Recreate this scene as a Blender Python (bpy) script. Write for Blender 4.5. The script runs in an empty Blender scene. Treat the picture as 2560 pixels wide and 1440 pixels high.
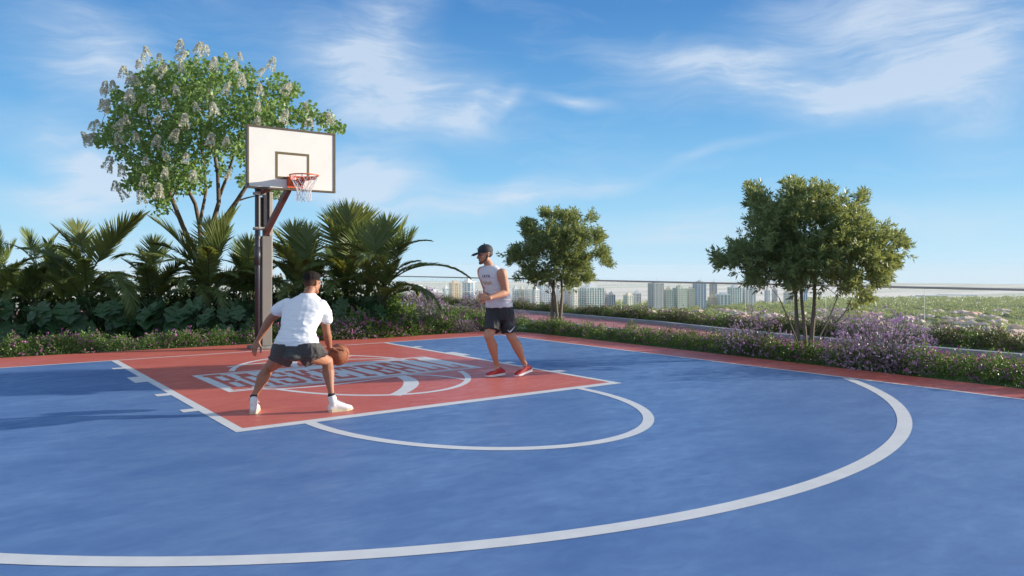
import bpy, bmesh, math, random
import numpy as np
from mathutils import Vector, Matrix, noise
random.seed(7); RNG = np.random.default_rng(7)
S = bpy.context.scene
COL = S.collection
R = math.radians
# ---------------------------------------------------------------- camera
F, HOR, EYE, YAW = 1905.0, 666.0, 1.5, 0.63887
cd = bpy.data.cameras.new('camera'); cam = bpy.data.objects.new('camera', cd); COL.objects.link(cam)
cam.location = (0, 0, EYE); cam.rotation_euler = (math.pi/2, 0, -YAW)
cd.sensor_width = 36; cd.lens = 36*F/2560; cd.shift_y = -(720-HOR)/2560
cd.clip_start = .1; cd.clip_end = 30000
S.camera = cam
S.view_settings.view_transform = 'Standard'; S.view_settings.look = 'None'
S.view_settings.exposure = 0.72; S.view_settings.gamma = 1
CY, SY = math.cos(YAW), math.sin(YAW)
FW = Vector((SY, CY, 0)); RT = Vector((CY, -SY, 0))
def wp(u, d, z=0.0):            # a place at distance d along the view, u across, height z
    x = (u-1280)*d/F
    return Vector((d*SY+x*CY, d*CY-x*SY, z))
def zz(v, d): return EYE-(v-HOR)*d/F
# ---------------------------------------------------------------- sun
SUN_EL = R(12.5)
sdir = (RT*math.cos(R(13))+FW*math.sin(R(13)))*math.cos(SUN_EL)+Vector((0, 0, math.sin(SUN_EL)))
sl = bpy.data.lights.new('sun', 'SUN'); sl.energy = 5.0; sl.angle = R(.6); sl.color = (1, .90, .76)
so = bpy.data.objects.new('sun', sl); COL.objects.link(so); so.rotation_euler = sdir.to_track_quat('Z', 'Y').to_euler()
so.location = (30, 0, 30)
# ---------------------------------------------------------------- node helpers
class NT:
    def __init__(s, nt): s.nt = nt; nt.nodes.clear()
    def n(s, t, **k):
        x = s.nt.nodes.new(t)
        for a, b in k.items():
            if a == 'inp':
                for i, v in b.items():
                    if isinstance(v, bpy.types.NodeSocket): s.nt.links.new(v, x.inputs[i])
                    else: x.inputs[i].default_value = v
            else: setattr(x, a, b)
        return x
    def m(s, op, a, b=None, c=None, clamp=False):
        i = {0: a}
        if b is not None: i[1] = b
        if c is not None: i[2] = c
        return s.n('ShaderNodeMath', operation=op, use_clamp=clamp, inp=i).outputs[0]
    def mix(s, f, a, b, bt='MIX'):
        x = s.n('ShaderNodeMix', data_type='RGBA', blend_type=bt)
        for i, v in ((0, f), (6, a), (7, b)):
            if isinstance(v, bpy.types.NodeSocket): s.nt.links.new(v, x.inputs[i])
            else: x.inputs[i].default_value = v if i == 0 else (tuple(v)+(1,))[:4]
        return x.outputs[2]
    def ramp(s, f, st, interp='LINEAR'):
        x = s.n('ShaderNodeValToRGB', inp={0: f}); e = x.color_ramp.elements; x.color_ramp.interpolation = interp
        while len(e) > 1: e.remove(e[-1])
        e[0].position = st[0][0]; e[0].color = tuple(st[0][1])+(1,)
        for p, c in st[1:]:
            k = e.new(p); k.color = tuple(c)+(1,)
        return x.outputs[0]
    def noise(s, vec, sc, det=3, rough=.5, dist=0.0):
        return s.n('ShaderNodeTexNoise', inp={'Vector': vec, 'Scale': sc, 'Detail': det, 'Roughness': rough, 'Distortion': dist}).outputs[0]
# ---------------------------------------------------------------- world
W = bpy.data.worlds.new('World'); S.world = W; W.use_nodes = True
t = NT(W.node_tree)
tc = t.n('ShaderNodeTexCoord').outputs['Generated']
def dot(v): return t.n('ShaderNodeVectorMath', operation='DOT_PRODUCT', inp={0: tc, 1: tuple(v)}).outputs['Value']
dF, dR, dZ = dot(FW), dot(RT), dot((0, 0, 1))
az = t.m('ARCTAN2', dR, dF); el = t.m('ARCSINE', dZ)
sky = t.ramp(t.m('ADD', t.m('MULTIPLY', dZ, 1.0), .1, clamp=True), [
    (0.0, (.60, .78, .90)), (.09, (.60, .80, .93)), (.105, (.52, .78, .96)), (.15, (.37, .68, .92)), (.21, (.235, .55, .87)), (.30, (.135, .40, .76)), (.42, (.07, .255, .60)), (.62, (.045, .18, .47)), (1., (.03, .12, .36))])
nish = t.n('ShaderNodeTexSky', sky_type='NISHITA', sun_disc=False, sun_elevation=SUN_EL, sun_rotation=math.atan2(sdir.x, sdir.y))
sky = t.mix(1.0, sky, t.mix(1.0, nish.outputs[0], (.012, .012, .012), 'MULTIPLY'), 'ADD')
ae = t.n('ShaderNodeCombineXYZ', inp={0: az, 1: el, 2: 0.0}).outputs[0]
def A(u, v):
    a = math.atan((u-1280)/F); return a, math.atan((HOR-v)/F*math.cos(a))
dens = None
wv = t.n('ShaderNodeVectorMath', operation='SUBTRACT', inp={0: t.n('ShaderNodeTexNoise', inp={'Vector': ae, 'Scale': 5.0, 'Detail': 3.0}).outputs['Color'], 1: (.5, .5, .5)}).outputs[0]
wv = t.n('ShaderNodeVectorMath', operation='SCALE', inp={0: wv, 3: .085}).outputs[0]
aw = t.n('ShaderNodeVectorMath', operation='ADD', inp={0: ae, 1: wv}).outputs[0]
for u, v, ru, rv, rot, st in [(960, 60, 190, 110, 55, .75), (860, 150, 130, 130, 30, .6), (1000, 220, 340, 120, -12, .75), (1010, 300, 210, 70, -5, 1.0), (1170, 290, 90, 40, 40, .7),
        (230, 160, 200, 130, -30, .95), (225, 385, 230, 66, -22, 1.5), (190, 480, 210, 50, -8, 1.2), (910, 450, 190, 70, 0, 1.5), (1240, 490, 260, 42, 9, 1.2),
        (1720, 165, 280, 55, -10, 1.0), (2150, 60, 450, 110, 4, .72), (1980, 215, 480, 75, -3, .75), (2200, 230, 300, 70, 12, .9), (2420, 150, 250, 220, 20, .8),
        (1700, 560, 280, 46, 0, .85), (2340, 530, 240, 60, 0, .8), (1850, 365, 170, 16, 12, .5), (1440, 265, 110, 20, -8, .6), (1260, 270, 70, 24, 40, .6), (1650, 600, 420, 26, 0, .5), (1500, 455, 150, 22, 8, .5)]:
    a, e = A(u, v); a1, _ = A(u+ru, v); _, e1 = A(u, v-rv)
    mp = t.n('ShaderNodeMapping', vector_type='TEXTURE', inp={'Vector': aw, 'Location': (a, e, 0), 'Rotation': (0, 0, R(rot)), 'Scale': ((a1-a)*1.35, (e1-e)*1.45, 1)})
    g = t.n('ShaderNodeTexGradient', gradient_type='QUADRATIC_SPHERE', inp={0: mp.outputs[0]}).outputs['Fac']
    g = t.m('MULTIPLY', t.m('POWER', g, .75), st)
    dens = g if dens is None else t.m('ADD', dens, g)
mp1 = t.n('ShaderNodeMapping', inp={'Vector': aw, 'Rotation': (0, 0, R(-14)), 'Scale': (3.2, 17, 1)}).outputs[0]
mp2 = t.n('ShaderNodeMapping', inp={'Vector': aw, 'Rotation': (0, 0, R(28)), 'Scale': (4.5, 20, 1)}).outputs[0]
w1 = t.noise(mp1, 1.5, 9, .66, .5); w2 = t.noise(mp2, 1.6, 8, .66, .6); w3 = t.noise(aw, 5.0, 4, .5)
ws = t.m('ADD', t.m('MULTIPLY', w1, .55), t.m('ADD', t.m('MULTIPLY', w2, .30), t.m('MULTIPLY', w3, .25)))
wisp = t.n('ShaderNodeMapRange', interpolation_type='SMOOTHSTEP', inp={0: ws, 1: .32, 2: .72, 3: 0.0, 4: 1.0}).outputs[0]
# far from the photographed part of the sky the same cirrus simply goes on
back = t.n('ShaderNodeMapRange', interpolation_type='SMOOTHSTEP', inp={0: t.m('ABSOLUTE', az), 1: .75, 2: 1.3, 3: 0.0, 4: .8}).outputs[0]
dens = t.m('ADD', dens, back)
base = t.m('MULTIPLY', t.m('SUBTRACT', t.m('ADD', w1, t.m('MULTIPLY', w3, .6)), .78, clamp=True), .5)
w4 = t.noise(t.n('ShaderNodeMapping', inp={'Vector': aw, 'Rotation': (0, 0, R(-8)), 'Scale': (9, 60, 1)}).outputs[0], 1.0, 6, .6, .4)
wisp = t.m('MULTIPLY', wisp, t.m('ADD', .35, t.m('MULTIPLY', w4, 1.25)))
cl = t.m('ADD', t.m('MULTIPLY', dens, t.m('ADD', t.m('MULTIPLY', wisp, 1.0), .14)), base)
up = t.n('ShaderNodeMapRange', inp={0: dZ, 1: 0.0, 2: .05, 3: 0.0, 4: 1.0}).outputs[0]
cl = t.m('MINIMUM', t.m('MULTIPLY', cl, up), .74)
sky = t.mix(cl, sky, (.70, .80, .93))
bg = t.n('ShaderNodeBackground', inp={0: sky, 1: .60})
t.n('ShaderNodeOutputWorld', inp={0: bg.outputs[0]})
# ---------------------------------------------------------------- materials
def mat(name, col, rough=.6, var=0.0, vscale=8.0, col2=None, bump=0.0, bscale=60.0, metal=0.0, spec=.5, stretch=None, det=4, coord='Object', transl=None):
    m = bpy.data.materials.new(name); m.use_nodes = True; t = NT(m.node_tree)
    c = t.n('ShaderNodeTexCoord').outputs[coord]
    if stretch: c = t.n('ShaderNodeMapping', inp={'Vector': c, 'Scale': stretch}).outputs[0]
    base = tuple(col)+(1,)
    if var or col2:
        nz = t.noise(c, vscale, det, .6)
        nz = t.n('ShaderNodeMapRange', inp={0: nz, 1: .3, 2: .7, 3: 0.0, 4: 1.0}).outputs[0]
        c2 = col2 if col2 else tuple(x*(1-var) for x in col)
        base = t.mix(nz, col, c2)
    i = {'Base Color': base, 'Roughness': rough, 'Metallic': metal, 'Specular IOR Level': spec}
    if bump:
        b = t.n('ShaderNodeBump', inp={'Strength': bump, 'Distance': .01, 'Height': t.noise(c, bscale, 4, .6)}); i['Normal'] = b.outputs[0]
    p = t.n('ShaderNodeBsdfPrincipled', inp=i).outputs[0]
    if transl:
        tr = t.n('ShaderNodeBsdfTranslucent', inp={0: tuple(transl)+(1,)})
        p = t.n('ShaderNodeMixShader', inp={0: .35, 1: p, 2: tr.outputs[0]}).outputs[0]
    t.n('ShaderNodeOutputMaterial', inp={0: p})
    return m
def courtmat(name, c0, c1, c2):
    m = bpy.data.materials.new(name); m.use_nodes = True; t = NT(m.node_tree); c = t.n('ShaderNodeNewGeometry').outputs['Position']
    q = t.n('ShaderNodeMapping', inp={'Vector': c, 'Rotation': (0, 0, .5), 'Scale': (1, 1.8, 1)}).outputs[0]
    a = t.n('ShaderNodeMapRange', inp={0: t.noise(q, .9, 6, .65, .3), 1: .32, 2: .68, 3: 0., 4: 1.}).outputs[0]
    f = t.n('ShaderNodeMapRange', inp={0: t.noise(q, 4.2, 5, .6, .4), 1: .35, 2: .68, 3: 0., 4: 1.}).outputs[0]
    b = t.mix(a, c0, c1); b = t.mix(t.m('MULTIPLY', f, .42), b, c2)
    sc = t.n('ShaderNodeMapRange', inp={0: t.noise(t.n('ShaderNodeMapping', inp={'Vector': c, 'Rotation': (0, 0, 1.1), 'Scale': (1, 9, 1)}).outputs[0], 2.2, 8, .7, 1.2), 1: .66, 2: .78, 3: 0., 4: .35}).outputs[0]
    b = t.mix(sc, b, tuple(x*.7+.16 for x in c1))
    r = t.m('ADD', .36, t.m('MULTIPLY', f, .2))
    bu = t.n('ShaderNodeBump', inp={'Strength': .16, 'Distance': .004, 'Height': t.noise(c, 260, 3, .7)})
    t.n('ShaderNodeOutputMaterial', inp={0: t.n('ShaderNodeBsdfPrincipled', inp={'Base Color': b, 'Roughness': r, 'Specular IOR Level': .35, 'Normal': bu.outputs[0]}).outputs[0]}); return m
def leafmat(name, col, col2, tr, vs=3.0, rough=.45, transw=.35):
    """foliage: colour differs leaf by leaf (random per island) and clump by clump"""
    m = bpy.data.materials.new(name); m.use_nodes = True; t = NT(m.node_tree)
    g = t.n('ShaderNodeNewGeometry'); c = t.n('ShaderNodeTexCoord').outputs['Object']
    nz = t.noise(c, vs, 2, .5)
    f = t.m('ADD', t.m('MULTIPLY', g.outputs['Random Per Island'], .55), t.m('MULTIPLY', nz, .55), clamp=True)
    base = t.mix(f, col, col2)
    p = t.n('ShaderNodeBsdfPrincipled', inp={'Base Color': base, 'Roughness': rough, 'Specular IOR Level': .35}).outputs[0]
    tl = t.mix(f, tuple(x*1.0 for x in tr), tuple(x*.7 for x in tr))
    x = t.n('ShaderNodeBsdfTranslucent', inp={0: tl})
    t.n('ShaderNodeOutputMaterial', inp={0: t.n('ShaderNodeMixShader', inp={0: transw, 1: p, 2: x.outputs[0]}).outputs[0]})
    return m
# ---------------------------------------------------------------- object helpers
def tag(o, label=None, cat=None, group=None, kind=None):
    if label: o['label'] = label
    if cat: o['category'] = cat
    if group: o['group'] = group
    if kind: o['kind'] = kind
    return o
def empty(name, loc=(0, 0, 0), rz=0, label=None, cat=None, group=None):
    o = bpy.data.objects.new(name, None); COL.objects.link(o); o.location = loc; o.rotation_euler = (0, 0, rz)
    o.empty_display_size = .2
    return tag(o, label, cat, group)
def link(name, me, mats, parent=None, loc=None):
    o = bpy.data.objects.new(name, me); COL.objects.link(o)
    if mats is not None and not me.materials:
        for m in (mats if isinstance(mats, (list, tuple)) else [mats]): me.materials.append(m)
    if parent: o.parent = parent
    if loc is not None: o.location = loc
    return o
def npmesh(name, V, Fc, smooth=False, mi=None):
    """V (n,3), Fc (m,k) same-size faces"""
    V = np.asarray(V, np.float32); Fc = np.asarray(Fc, np.int32); me = bpy.data.meshes.new(name)
    k = Fc.shape[1]; me.vertices.add(len(V)); me.vertices.foreach_set('co', V.ravel())
    me.loops.add(Fc.size); me.loops.foreach_set('vertex_index', Fc.ravel())
    me.polygons.add(len(Fc)); me.polygons.foreach_set('loop_start', np.arange(0, Fc.size, k, dtype=np.int32))
    if mi is not None: me.polygons.foreach_set('material_index', np.asarray(mi, np.int32))
    me.update(calc_edges=True)
    if smooth: me.polygons.foreach_set('use_smooth', np.ones(len(Fc), bool))
    return me
class MB:
    def __init__(s): s.v = []; s.f = []
    def add(s, vs, fs):
        b = len(s.v); s.v += [tuple(x) for x in vs]; s.f += [tuple(i+b for i in f) for f in fs]; return s
    def box(s, x0, y0, z0, x1, y1, z1):
        return s.add([(x0, y0, z0), (x1, y0, z0), (x1, y1, z0), (x0, y1, z0), (x0, y0, z1), (x1, y0, z1), (x1, y1, z1), (x0, y1, z1)],
                     [(0, 3, 2, 1), (4, 5, 6, 7), (0, 1, 5, 4), (1, 2, 6, 5), (2, 3, 7, 6), (3, 0, 4, 7)])
    def cbox(s, c, sx, sy, sz, M=None):
        vs = [Vector((x*sx/2, y*sy/2, z*sz/2)) for z in (-1, 1) for x, y in ((-1, -1), (1, -1), (1, 1), (-1, 1))]
        if M: vs = [M @ v for v in vs]
        c = Vector(c); return s.add([c+v for v in vs], [(0, 3, 2, 1), (4, 5, 6, 7), (0, 1, 5, 4), (1, 2, 6, 5), (2, 3, 7, 6), (3, 0, 4, 7)])
    def bar(s, a, b, w, h, up=(0, 0, 1)):
        a = Vector(a); b = Vector(b); d = (b-a).normalized(); x = d.cross(Vector(up))
        if x.length < 1e-4: x = d.cross(Vector((1, 0, 0)))
        x.normalize(); y = x.cross(d); vs = []
        for p in (a, b):
            for i, j in ((-1, -1), (1, -1), (1, 1), (-1, 1)): vs.append(p+x*i*w/2+y*j*h/2)
        return s.add(vs, [(0, 3, 2, 1), (4, 5, 6, 7), (0, 1, 5, 4), (1, 2, 6, 5), (2, 3, 7, 6), (3, 0, 4, 7)])
    def tube(s, pts, rad, n=8, cap=True, ell=None):
        pts = [Vector(p) for p in pts]; rad = rad if isinstance(rad, (list, tuple)) else [rad]*len(pts)
        b = len(s.v); ref = None
        for i, p in enumerate(pts):
            d = (pts[min(i+1, len(pts)-1)]-pts[max(i-1, 0)])
            d = d.normalized() if d.length > 1e-9 else Vector((0, 0, 1))
            if ref is None: ref = d.orthogonal().normalized()
            x = ref-d*ref.dot(d)
            x = x.normalized() if x.length > 1e-6 else d.orthogonal().normalized()
            ref = x; y = d.cross(x)
            for k in range(n):
                a = 2*math.pi*k/n; s.v.append(tuple(p+(x*math.cos(a)+y*math.sin(a))*rad[i]))
        for i in range(len(pts)-1):
            for k in range(n): s.f.append((b+i*n+k, b+i*n+(k+1) % n, b+(i+1)*n+(k+1) % n, b+(i+1)*n+k))
        if cap: s.f.append(tuple(b+k for k in range(n))[::-1]); e = b+(len(pts)-1)*n; s.f.append(tuple(e+k for k in range(n)))
        return s
    def poly(s, pts, z=None):
        b = len(s.v); s.v += [tuple(p) if z is None else (p[0], p[1], z) for p in pts]; s.f.append(tuple(range(b, b+len(pts)))); return s
    def prism(s, pts, z0, z1):
        n = len(pts); b = len(s.v)
        s.v += [(p[0], p[1], z0) for p in pts]+[(p[0], p[1], z1) for p in pts]
        s.f.append(tuple(b+i for i in range(n))[::-1]); s.f.append(tuple(b+n+i for i in range(n)))
        for i in range(n): s.f.append((b+i, b+(i+1) % n, b+n+(i+1) % n, b+n+i))
        return s
    def mesh(s, name='m', smooth=False):
        me = bpy.data.meshes.new(name); me.from_pydata(s.v, [], s.f); me.update()
        if smooth: me.polygons.foreach_set('use_smooth', np.ones(len(me.polygons), bool))
        return me
    def build(s, name, m, parent=None, smooth=False, bevel=0.0):
        me = s.mesh(name, smooth); o = link(name, me, m, parent)
        if bevel:
            b = o.modifiers.new('bevel', 'BEVEL'); b.width = bevel; b.segments = 2; b.limit_method = 'ANGLE'
        return o
def struct(o): o['kind'] = 'structure'; return o
# ================================================================ SETTING
M_blue = courtmat('court_blue', (.088, .172, .365), (.145, .250, .455), (.058, .126, .31))
M_red = courtmat('court_red', (.54, .118, .084), (.64, .170, .125), (.45, .09, .066))
M_line = mat('line_white', (.70, .70, .69), .5, var=.12, vscale=5, bump=.1, bscale=300)
M_lawn = mat('lawn_green', (.035, .085, .02), .9, col2=(.05, .11, .03), vscale=4, bump=.6, bscale=90)
M_soil = mat('bed_soil', (.06, .04, .028), .95, var=.4, vscale=9, bump=.6, bscale=60)
M_path = mat('path_pink', (.42, .15, .14), .7, col2=(.50, .20, .18), vscale=2, bump=.2, bscale=300)
M_conc = mat('kerb_grey', (.32, .34, .38), .7, var=.15, vscale=3, bump=.2, bscale=90)
def sheet(name, pts, z, m): return struct(MB().poly(pts, z).build(name, m))
# one terrace slab carrying everything, on top of the tower
struct(MB().box(-30, -25, -79, 17.0, 36, -.012).build('terrace', M_conc))
sheet('planting_bed', [(-30, 14.2), (9.5, 14.2), (10.4, -25), (16.9, -25), (16.9, 35.9), (-30, 35.9)], -.004, M_lawn)
EDGE = [(-30, 15.2), (1.4, 15.0), (5.2, 14.78), (7.3, 14.45), (9.9, 14.5), (10.45, 14.2), (10.62, 13.4), (10.62, 8.3), (10.58, 4.2), (10.5, -25), (-30, -25)]
sheet('court_apron', EDGE, .004, M_red)
XL, XR = 9.74, 9.78
sheet('court_surface', [(-5.5, 13.5), (9.72, 13.5), (9.72, -24.5), (-5.5, -24.5)], .008, M_blue)
sheet('key_area', [(2.15, 13.5), (6.9, 13.5), (6.9, 7.08), (2.15, 7.08)], .012, M_red)
# painted markings, one sheet
L = MB()
def rect(x0, y0, x1, y1, z=.016): L.poly([(x0, y0), (x1, y0), (x1, y1), (x0, y1)], z)
rect(-5.55, 13.47, 9.76, 13.53); rect(9.70, -24.5, 9.76, 13.47); rect(-5.55, -24.5, -5.50, 13.47)
rect(2.10, 7.0, 2.20, 13.47); rect(6.87, 7.0, 6.96, 13.47); rect(2.20, 7.0, 6.87, 7.14)
for sx, xa, xb in ((-1, 1.99, 2.10), (1, 6.96, 7.08)):
    for y0, y1 in ((12.33, 12.5), (10.74, 11.32), (9.47, 9.64), (8.27, 8.44)):
        rect(xa-(.04 if sx < 0 else 0), y0, xb+(.04 if sx > 0 else 0), y1)
def arc(cx, cy, ax, ay, w, a0, a1, n=96, z=.016, clip=None):
    P = []
    for i in range(n+1):
        a = R(a0+(a1-a0)*i/n); P.append(((cx+ax*math.cos(a), cy+ay*math.sin(a)), (cx+(ax-w)*math.cos(a), cy+(ay-w)*math.sin(a))))
    for i in range(n):
        q = [P[i][0], P[i+1][0], P[i+1][1], P[i][1]]
        if clip and not all(clip(p) for p in q): continue
        L.poly(q, z)
arc(4.52, 7.0, 1.776, 2.28, .11, 180.0, 360.0, z=.016)
arc(4.58, 9.325, 6.42, 6.42, .13, 150, 397, 200, clip=lambda p: p[0] < 9.72 and p[1] < 13.47, z=.0165)
struct(L.build('court_markings', M_line))
# emblem in the key : ball outline, seams, banner with letters
L = MB(); ex, ey = 4.6, 10.1
SZ = [.0163]
def seam(pts, w0, w1=None):
    SZ[0] += .0003
    w1 = w1 or w0; n = len(pts)
    P = []
    for i, p in enumerate(pts):
        a = Vector(pts[max(i-1, 0)]); b = Vector(pts[min(i+1, n-1)]); d = (b-a).normalized(); nn = Vector((-d.y, d.x))
        w = w0+(w1-w0)*(1-abs(2*i/(n-1)-1)); P.append((Vector(p)+nn*w/2, Vector(p)-nn*w/2))
    for i in range(n-1): L.poly([P[i][0], P[i+1][0], P[i+1][1], P[i][1]], SZ[0])
def qb(p0, p1, p2, n=18): return [tuple(Vector(p0)*(1-s)**2+Vector(p1)*2*s*(1-s)+Vector(p2)*s*s) for s in [i/n for i in range(n+1)]]
inb = lambda p: not (2.70 < p[0] < 6.37 and 9.28 < p[1] < 11.02)
arc(4.57, 10.1, 1.50, 2.27, .085, 0, 360, 120, clip=inb)
seam(qb((4.98, 9.27), (4.95, 8.55), (4.17, 7.9)), .16, .2)
seam(qb((5.12, 9.27), (5.5, 9.1), (5.5, 8.35)), .05, .07)
seam(qb((3.1, 9.27), (3.5, 8.9), (4.9, 9.25)), .05, .07)
seam(qb((4.2, 11.04), (4.25, 11.7), (4.9, 12.3)), .10, .14)
seam(qb((3.35, 11.6), (4.2, 12.1), (5.9, 11.03)), .06, .09)
seam(qb((4.4, 11.04), (5.1, 11.5), (5.5, 11.9)), .05, .06)
L.poly([(2.70, 9.28), (6.37, 9.30), (6.37, 11.02), (2.70, 10.99)], .016)
struct(L.build('court_emblem', M_line))
L = MB()
GL = {  # block letters as strokes on a 6 x 10 grid
 'B': [(0, 0, 1, 1.2), (0, 8.8, 1, 10), (.7, 0, 2.3, 10), (2.3, 8.6, 4.8, 10), (2.3, 4.4, 4.8, 5.7), (2.3, 0, 4.8, 1.4), (4.4, 5.5, 6, 9.2), (4.4, .8, 6, 4.8)],
 'A': [(0, 0, 2.2, 1.2), (3.8, 0, 6, 1.2), (.5, 1.2, 1.9, 7.5), (4.1, 1.2, 5.5, 7.5), (1.2, 7.5, 4.8, 10), (1.9, 3.0, 4.1, 4.3)],
 'S': [(0, 5.2, 1.7, 9.2), (1, 8.6, 5, 10), (4.5, 6.8, 6, 9.2), (1, 4.4, 5, 5.8), (4.3, .8, 6, 5.0), (1, 0, 5, 1.4), (0, .6, 1.6, 3.2)],
 'K': [(0, 0, 2.9, 1.2), (0, 8.8, 2.9, 10), (.7, 1.2, 2.3, 8.8), (2.3, 4.2, 3.6, 6.0), (3.2, 5.6, 4.6, 8.0), (4.0, 8, 6, 10), (3.2, 2.2, 4.6, 4.6), (4.0, 0, 6, 2.2)],
 'E': [(0, 0, 1, 1.2), (0, 8.8, 1, 10), (.7, 0, 2.3, 10), (2.3, 8.6, 6, 10), (5, 7, 6, 8.6), (2.3, 4.4, 4.4, 5.7), (2.3, 0, 6, 1.4), (5, 1.4, 6, 3)],
 'T': [(0, 8.6, 6, 10), (0, 7, 1.2, 8.6), (4.8, 7, 6, 8.6), (2.2, 0, 3.8, 8.6), (1.2, 0, 4.8, 1.2)],
 'L': [(0, 0, 1, 1.2), (0, 8.8, 3.4, 10), (.9, 0, 2.5, 10), (2.5, 0, 6, 1.4), (4.8, 1.4, 6, 3.2)]}
x = 2.80; wl = (6.28-2.80)/10
for i, ch in enumerate('BASKETBALL'):
    m = abs(i-4.5)/4.5; y0 = 9.46; y1 = 10.60+.28*m*m
    y0 = 9.50-.08*m
    for a, b, c, d in GL[ch]:
        k = wl*.84/6
        def pp(gx, gy): return (x+gx*k, y0+gy/10*(y1-y0))
        L.poly([pp(a, b), pp(c, b), pp(c, d), pp(a, d)], .0195)
    x += wl
# thin red line framing the banner
for q in ((2.77, 10.87, 4.3, 10.90), (4.9, 10.89, 6.3, 10.92), (2.75, 9.34, 6.3, 9.365)): L.poly([(q[0], q[1]), (q[2], q[1]), (q[2], q[3]), (q[0], q[3])], .0195)
L2 = []
me = L.mesh('court_lettering')
o = struct(link('court_lettering', me, M_red))
# stagger overlapping strokes by a hair so that no two faces share a plane
for p in me.polygons:
    for vi in p.vertices: me.vertices[vi].co.z += (p.index % 9)*.0003
# ---- running path and its kerb
KB = [(13.85, -25), (13.78, 4), (13.7, 7), (13.85, 9), (14.1, 11), (14.55, 13.5), (14.75, 17.5), (14.6, 21.5), (14.1, 26.6), (13.6, 29.5)]
NB = [(11.75, -25), (11.75, 4), (11.85, 7.4), (12.3, 9.5), (12.62, 11.7), (12.85, 15), (12.95, 19), (12.95, 21.5), (12.3, 24.6), (11.3, 26.6)]
P = KB+[(-29.5, 30.0), (-29.5, 27.4)]+NB[::-1]
def strip(A_, B_, z, name, m):
    s = MB()
    for i in range(len(A_)-1): s.poly([A_[i], A_[i+1], B_[i+1], B_[i]], z)
    return struct(s.build(name, m))
strip(KB+[(-29.5, 30.0)], NB+[(-29.5, 27.4)], .02, 'running_path', M_path)
s = MB()
for Lp, w in ((KB+[(-29.5, 30.0)], .16), (NB+[(-29.5, 27.4)], -.10)):
    for i in range(len(Lp)-1):
        a, b = Vector(Lp[i]), Vector(Lp[i+1]); d = (b-a).normalized(); n = Vector((d.y, -d.x))*w
        s.prism([a, b, b+n, a+n] if w > 0 else [a+n, b+n, b, a], -.003, .10 if w > 0 else .045)
struct(s.build('path_kerb', M_conc))

for o_ in COL.objects:
    if o_.name in ('court_apron', 'court_surface', 'key_area', 'court_markings', 'court_emblem', 'court_lettering'): o_.scale.z = .3
# ================================================================ GLASS RAILING
def glassmat():
    m = bpy.data.materials.new('railing_glass'); m.use_nodes = True; t = NT(m.node_tree)
    a = t.n('ShaderNodeBsdfTransparent', inp={0: (.97, .985, .98, 1)}); b = t.n('ShaderNodeBsdfGlossy', inp={0: (1, 1, 1, 1), 1: .02})
    fr = t.n('ShaderNodeFresnel', inp={0: 1.35}).outputs[0]
    t.n('ShaderNodeOutputMaterial', inp={0: t.n('ShaderNodeMixShader', inp={0: t.m('MULTIPLY', fr, .22), 1: a.outputs[0], 2: b.outputs[0]}).outputs[0]}); return m
M_glass = glassmat()
M_rail = mat('rail_metal', (.50, .46, .42), .5, metal=.0, var=.1, vscale=2)
M_gedge = mat('glass_edge', (.5, .55, .53), .3)
rl = empty('glass_railing', (16.0, 10, 0), 0, 'frameless glass balustrade with a slim grey metal handrail along the terrace edge', 'railing')
def rp(o): o.parent = rl; o.matrix_parent_inverse = Matrix.Translation((-16.0, -10, 0)); return o
pl = [(16.0, -18), (16.0, 33.4), (-29, 33.4)]
s = MB()
s.box(15.96, -18, 1.045, 16.04, 33.44, 1.09); s.box(-29, 33.36, 1.045, 15.96, 33.44, 1.09)
rp(s.build('handrail', M_rail, bevel=.008))
s = MB(); s.box(15.95, -18, -.004, 16.05, 33.46, .09); s.box(-29, 33.36, -.004, 15.95, 33.46, .09)
rp(s.build('base_channel', M_conc))
y = 7.46-2.17*6
while y < 33:
    y1 = min(y+2.155, 33.33)
    rp(MB().box(15.993, y, .09, 16.007, y1, 1.045).build('glass_panel', [M_glass]))
    rp(MB().box(15.992, y1+.001, .09, 16.008, y1+.005, 1.044).build('panel_edge', M_gedge)); y += 2.17
x = 15.95
while x > -8:
    rp(MB().box(x-2.155, 33.393, .09, x, 33.407, 1.045).build('glass_panel', [M_glass])); x -= 2.17
# ================================================================ BASKETBALL HOOP
M_dark = mat('hoop_dark_metal', (.045, .045, .055), .45, var=.3, vscale=6)
M_grey = mat('hoop_grey_metal', (.19, .175, .155), .5, var=.12, vscale=3, bump=.05)
M_lt = mat('hoop_light_metal', (.40, .37, .31), .5, var=.1)
M_brown = mat('brace_red_brown', (.14, .042, .03), .5, col2=(.10, .05, .04), vscale=12)
M_board = mat('board_white', (.74, .73, .68), .4, var=.09, vscale=3, det=6)
M_bframe = mat('board_frame_brown', (.085, .062, .035), .5)
M_orange = mat('rim_orange', (.72, .12, .03), .35, var=.15, vscale=9)
M_net = mat('net_cord', (.62, .60, .62), .8)
M_bplate = mat('base_plate_stone', (.22, .22, .20), .85, var=.4, vscale=14, bump=.4)
hp = empty('basketball_hoop', (4.66, 13.86, 0), 0, 'tall grey basketball post with a white backboard, orange rim and net behind the red key', 'basketball hoop')
def h(o): o.parent = hp; o.matrix_parent_inverse = Matrix.Translation((-4.66, -13.86, 0)); return o
h(MB().box(4.42, 13.66, .004, 4.96, 14.10, .06).build('base_plate', M_bplate, bevel=.012))
s = MB().box(4.60, 13.78, .06, 4.78, 13.94, 2.05); h(s.build('mast', M_grey, bevel=.008))
s = MB().box(4.74, 13.80, 2.052, 4.80, 13.92, 2.86); s.box(4.782, 13.81, 1.3, 4.80, 13.90, 2.04); h(s.build('mast_flange', M_lt, bevel=.004))
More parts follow.
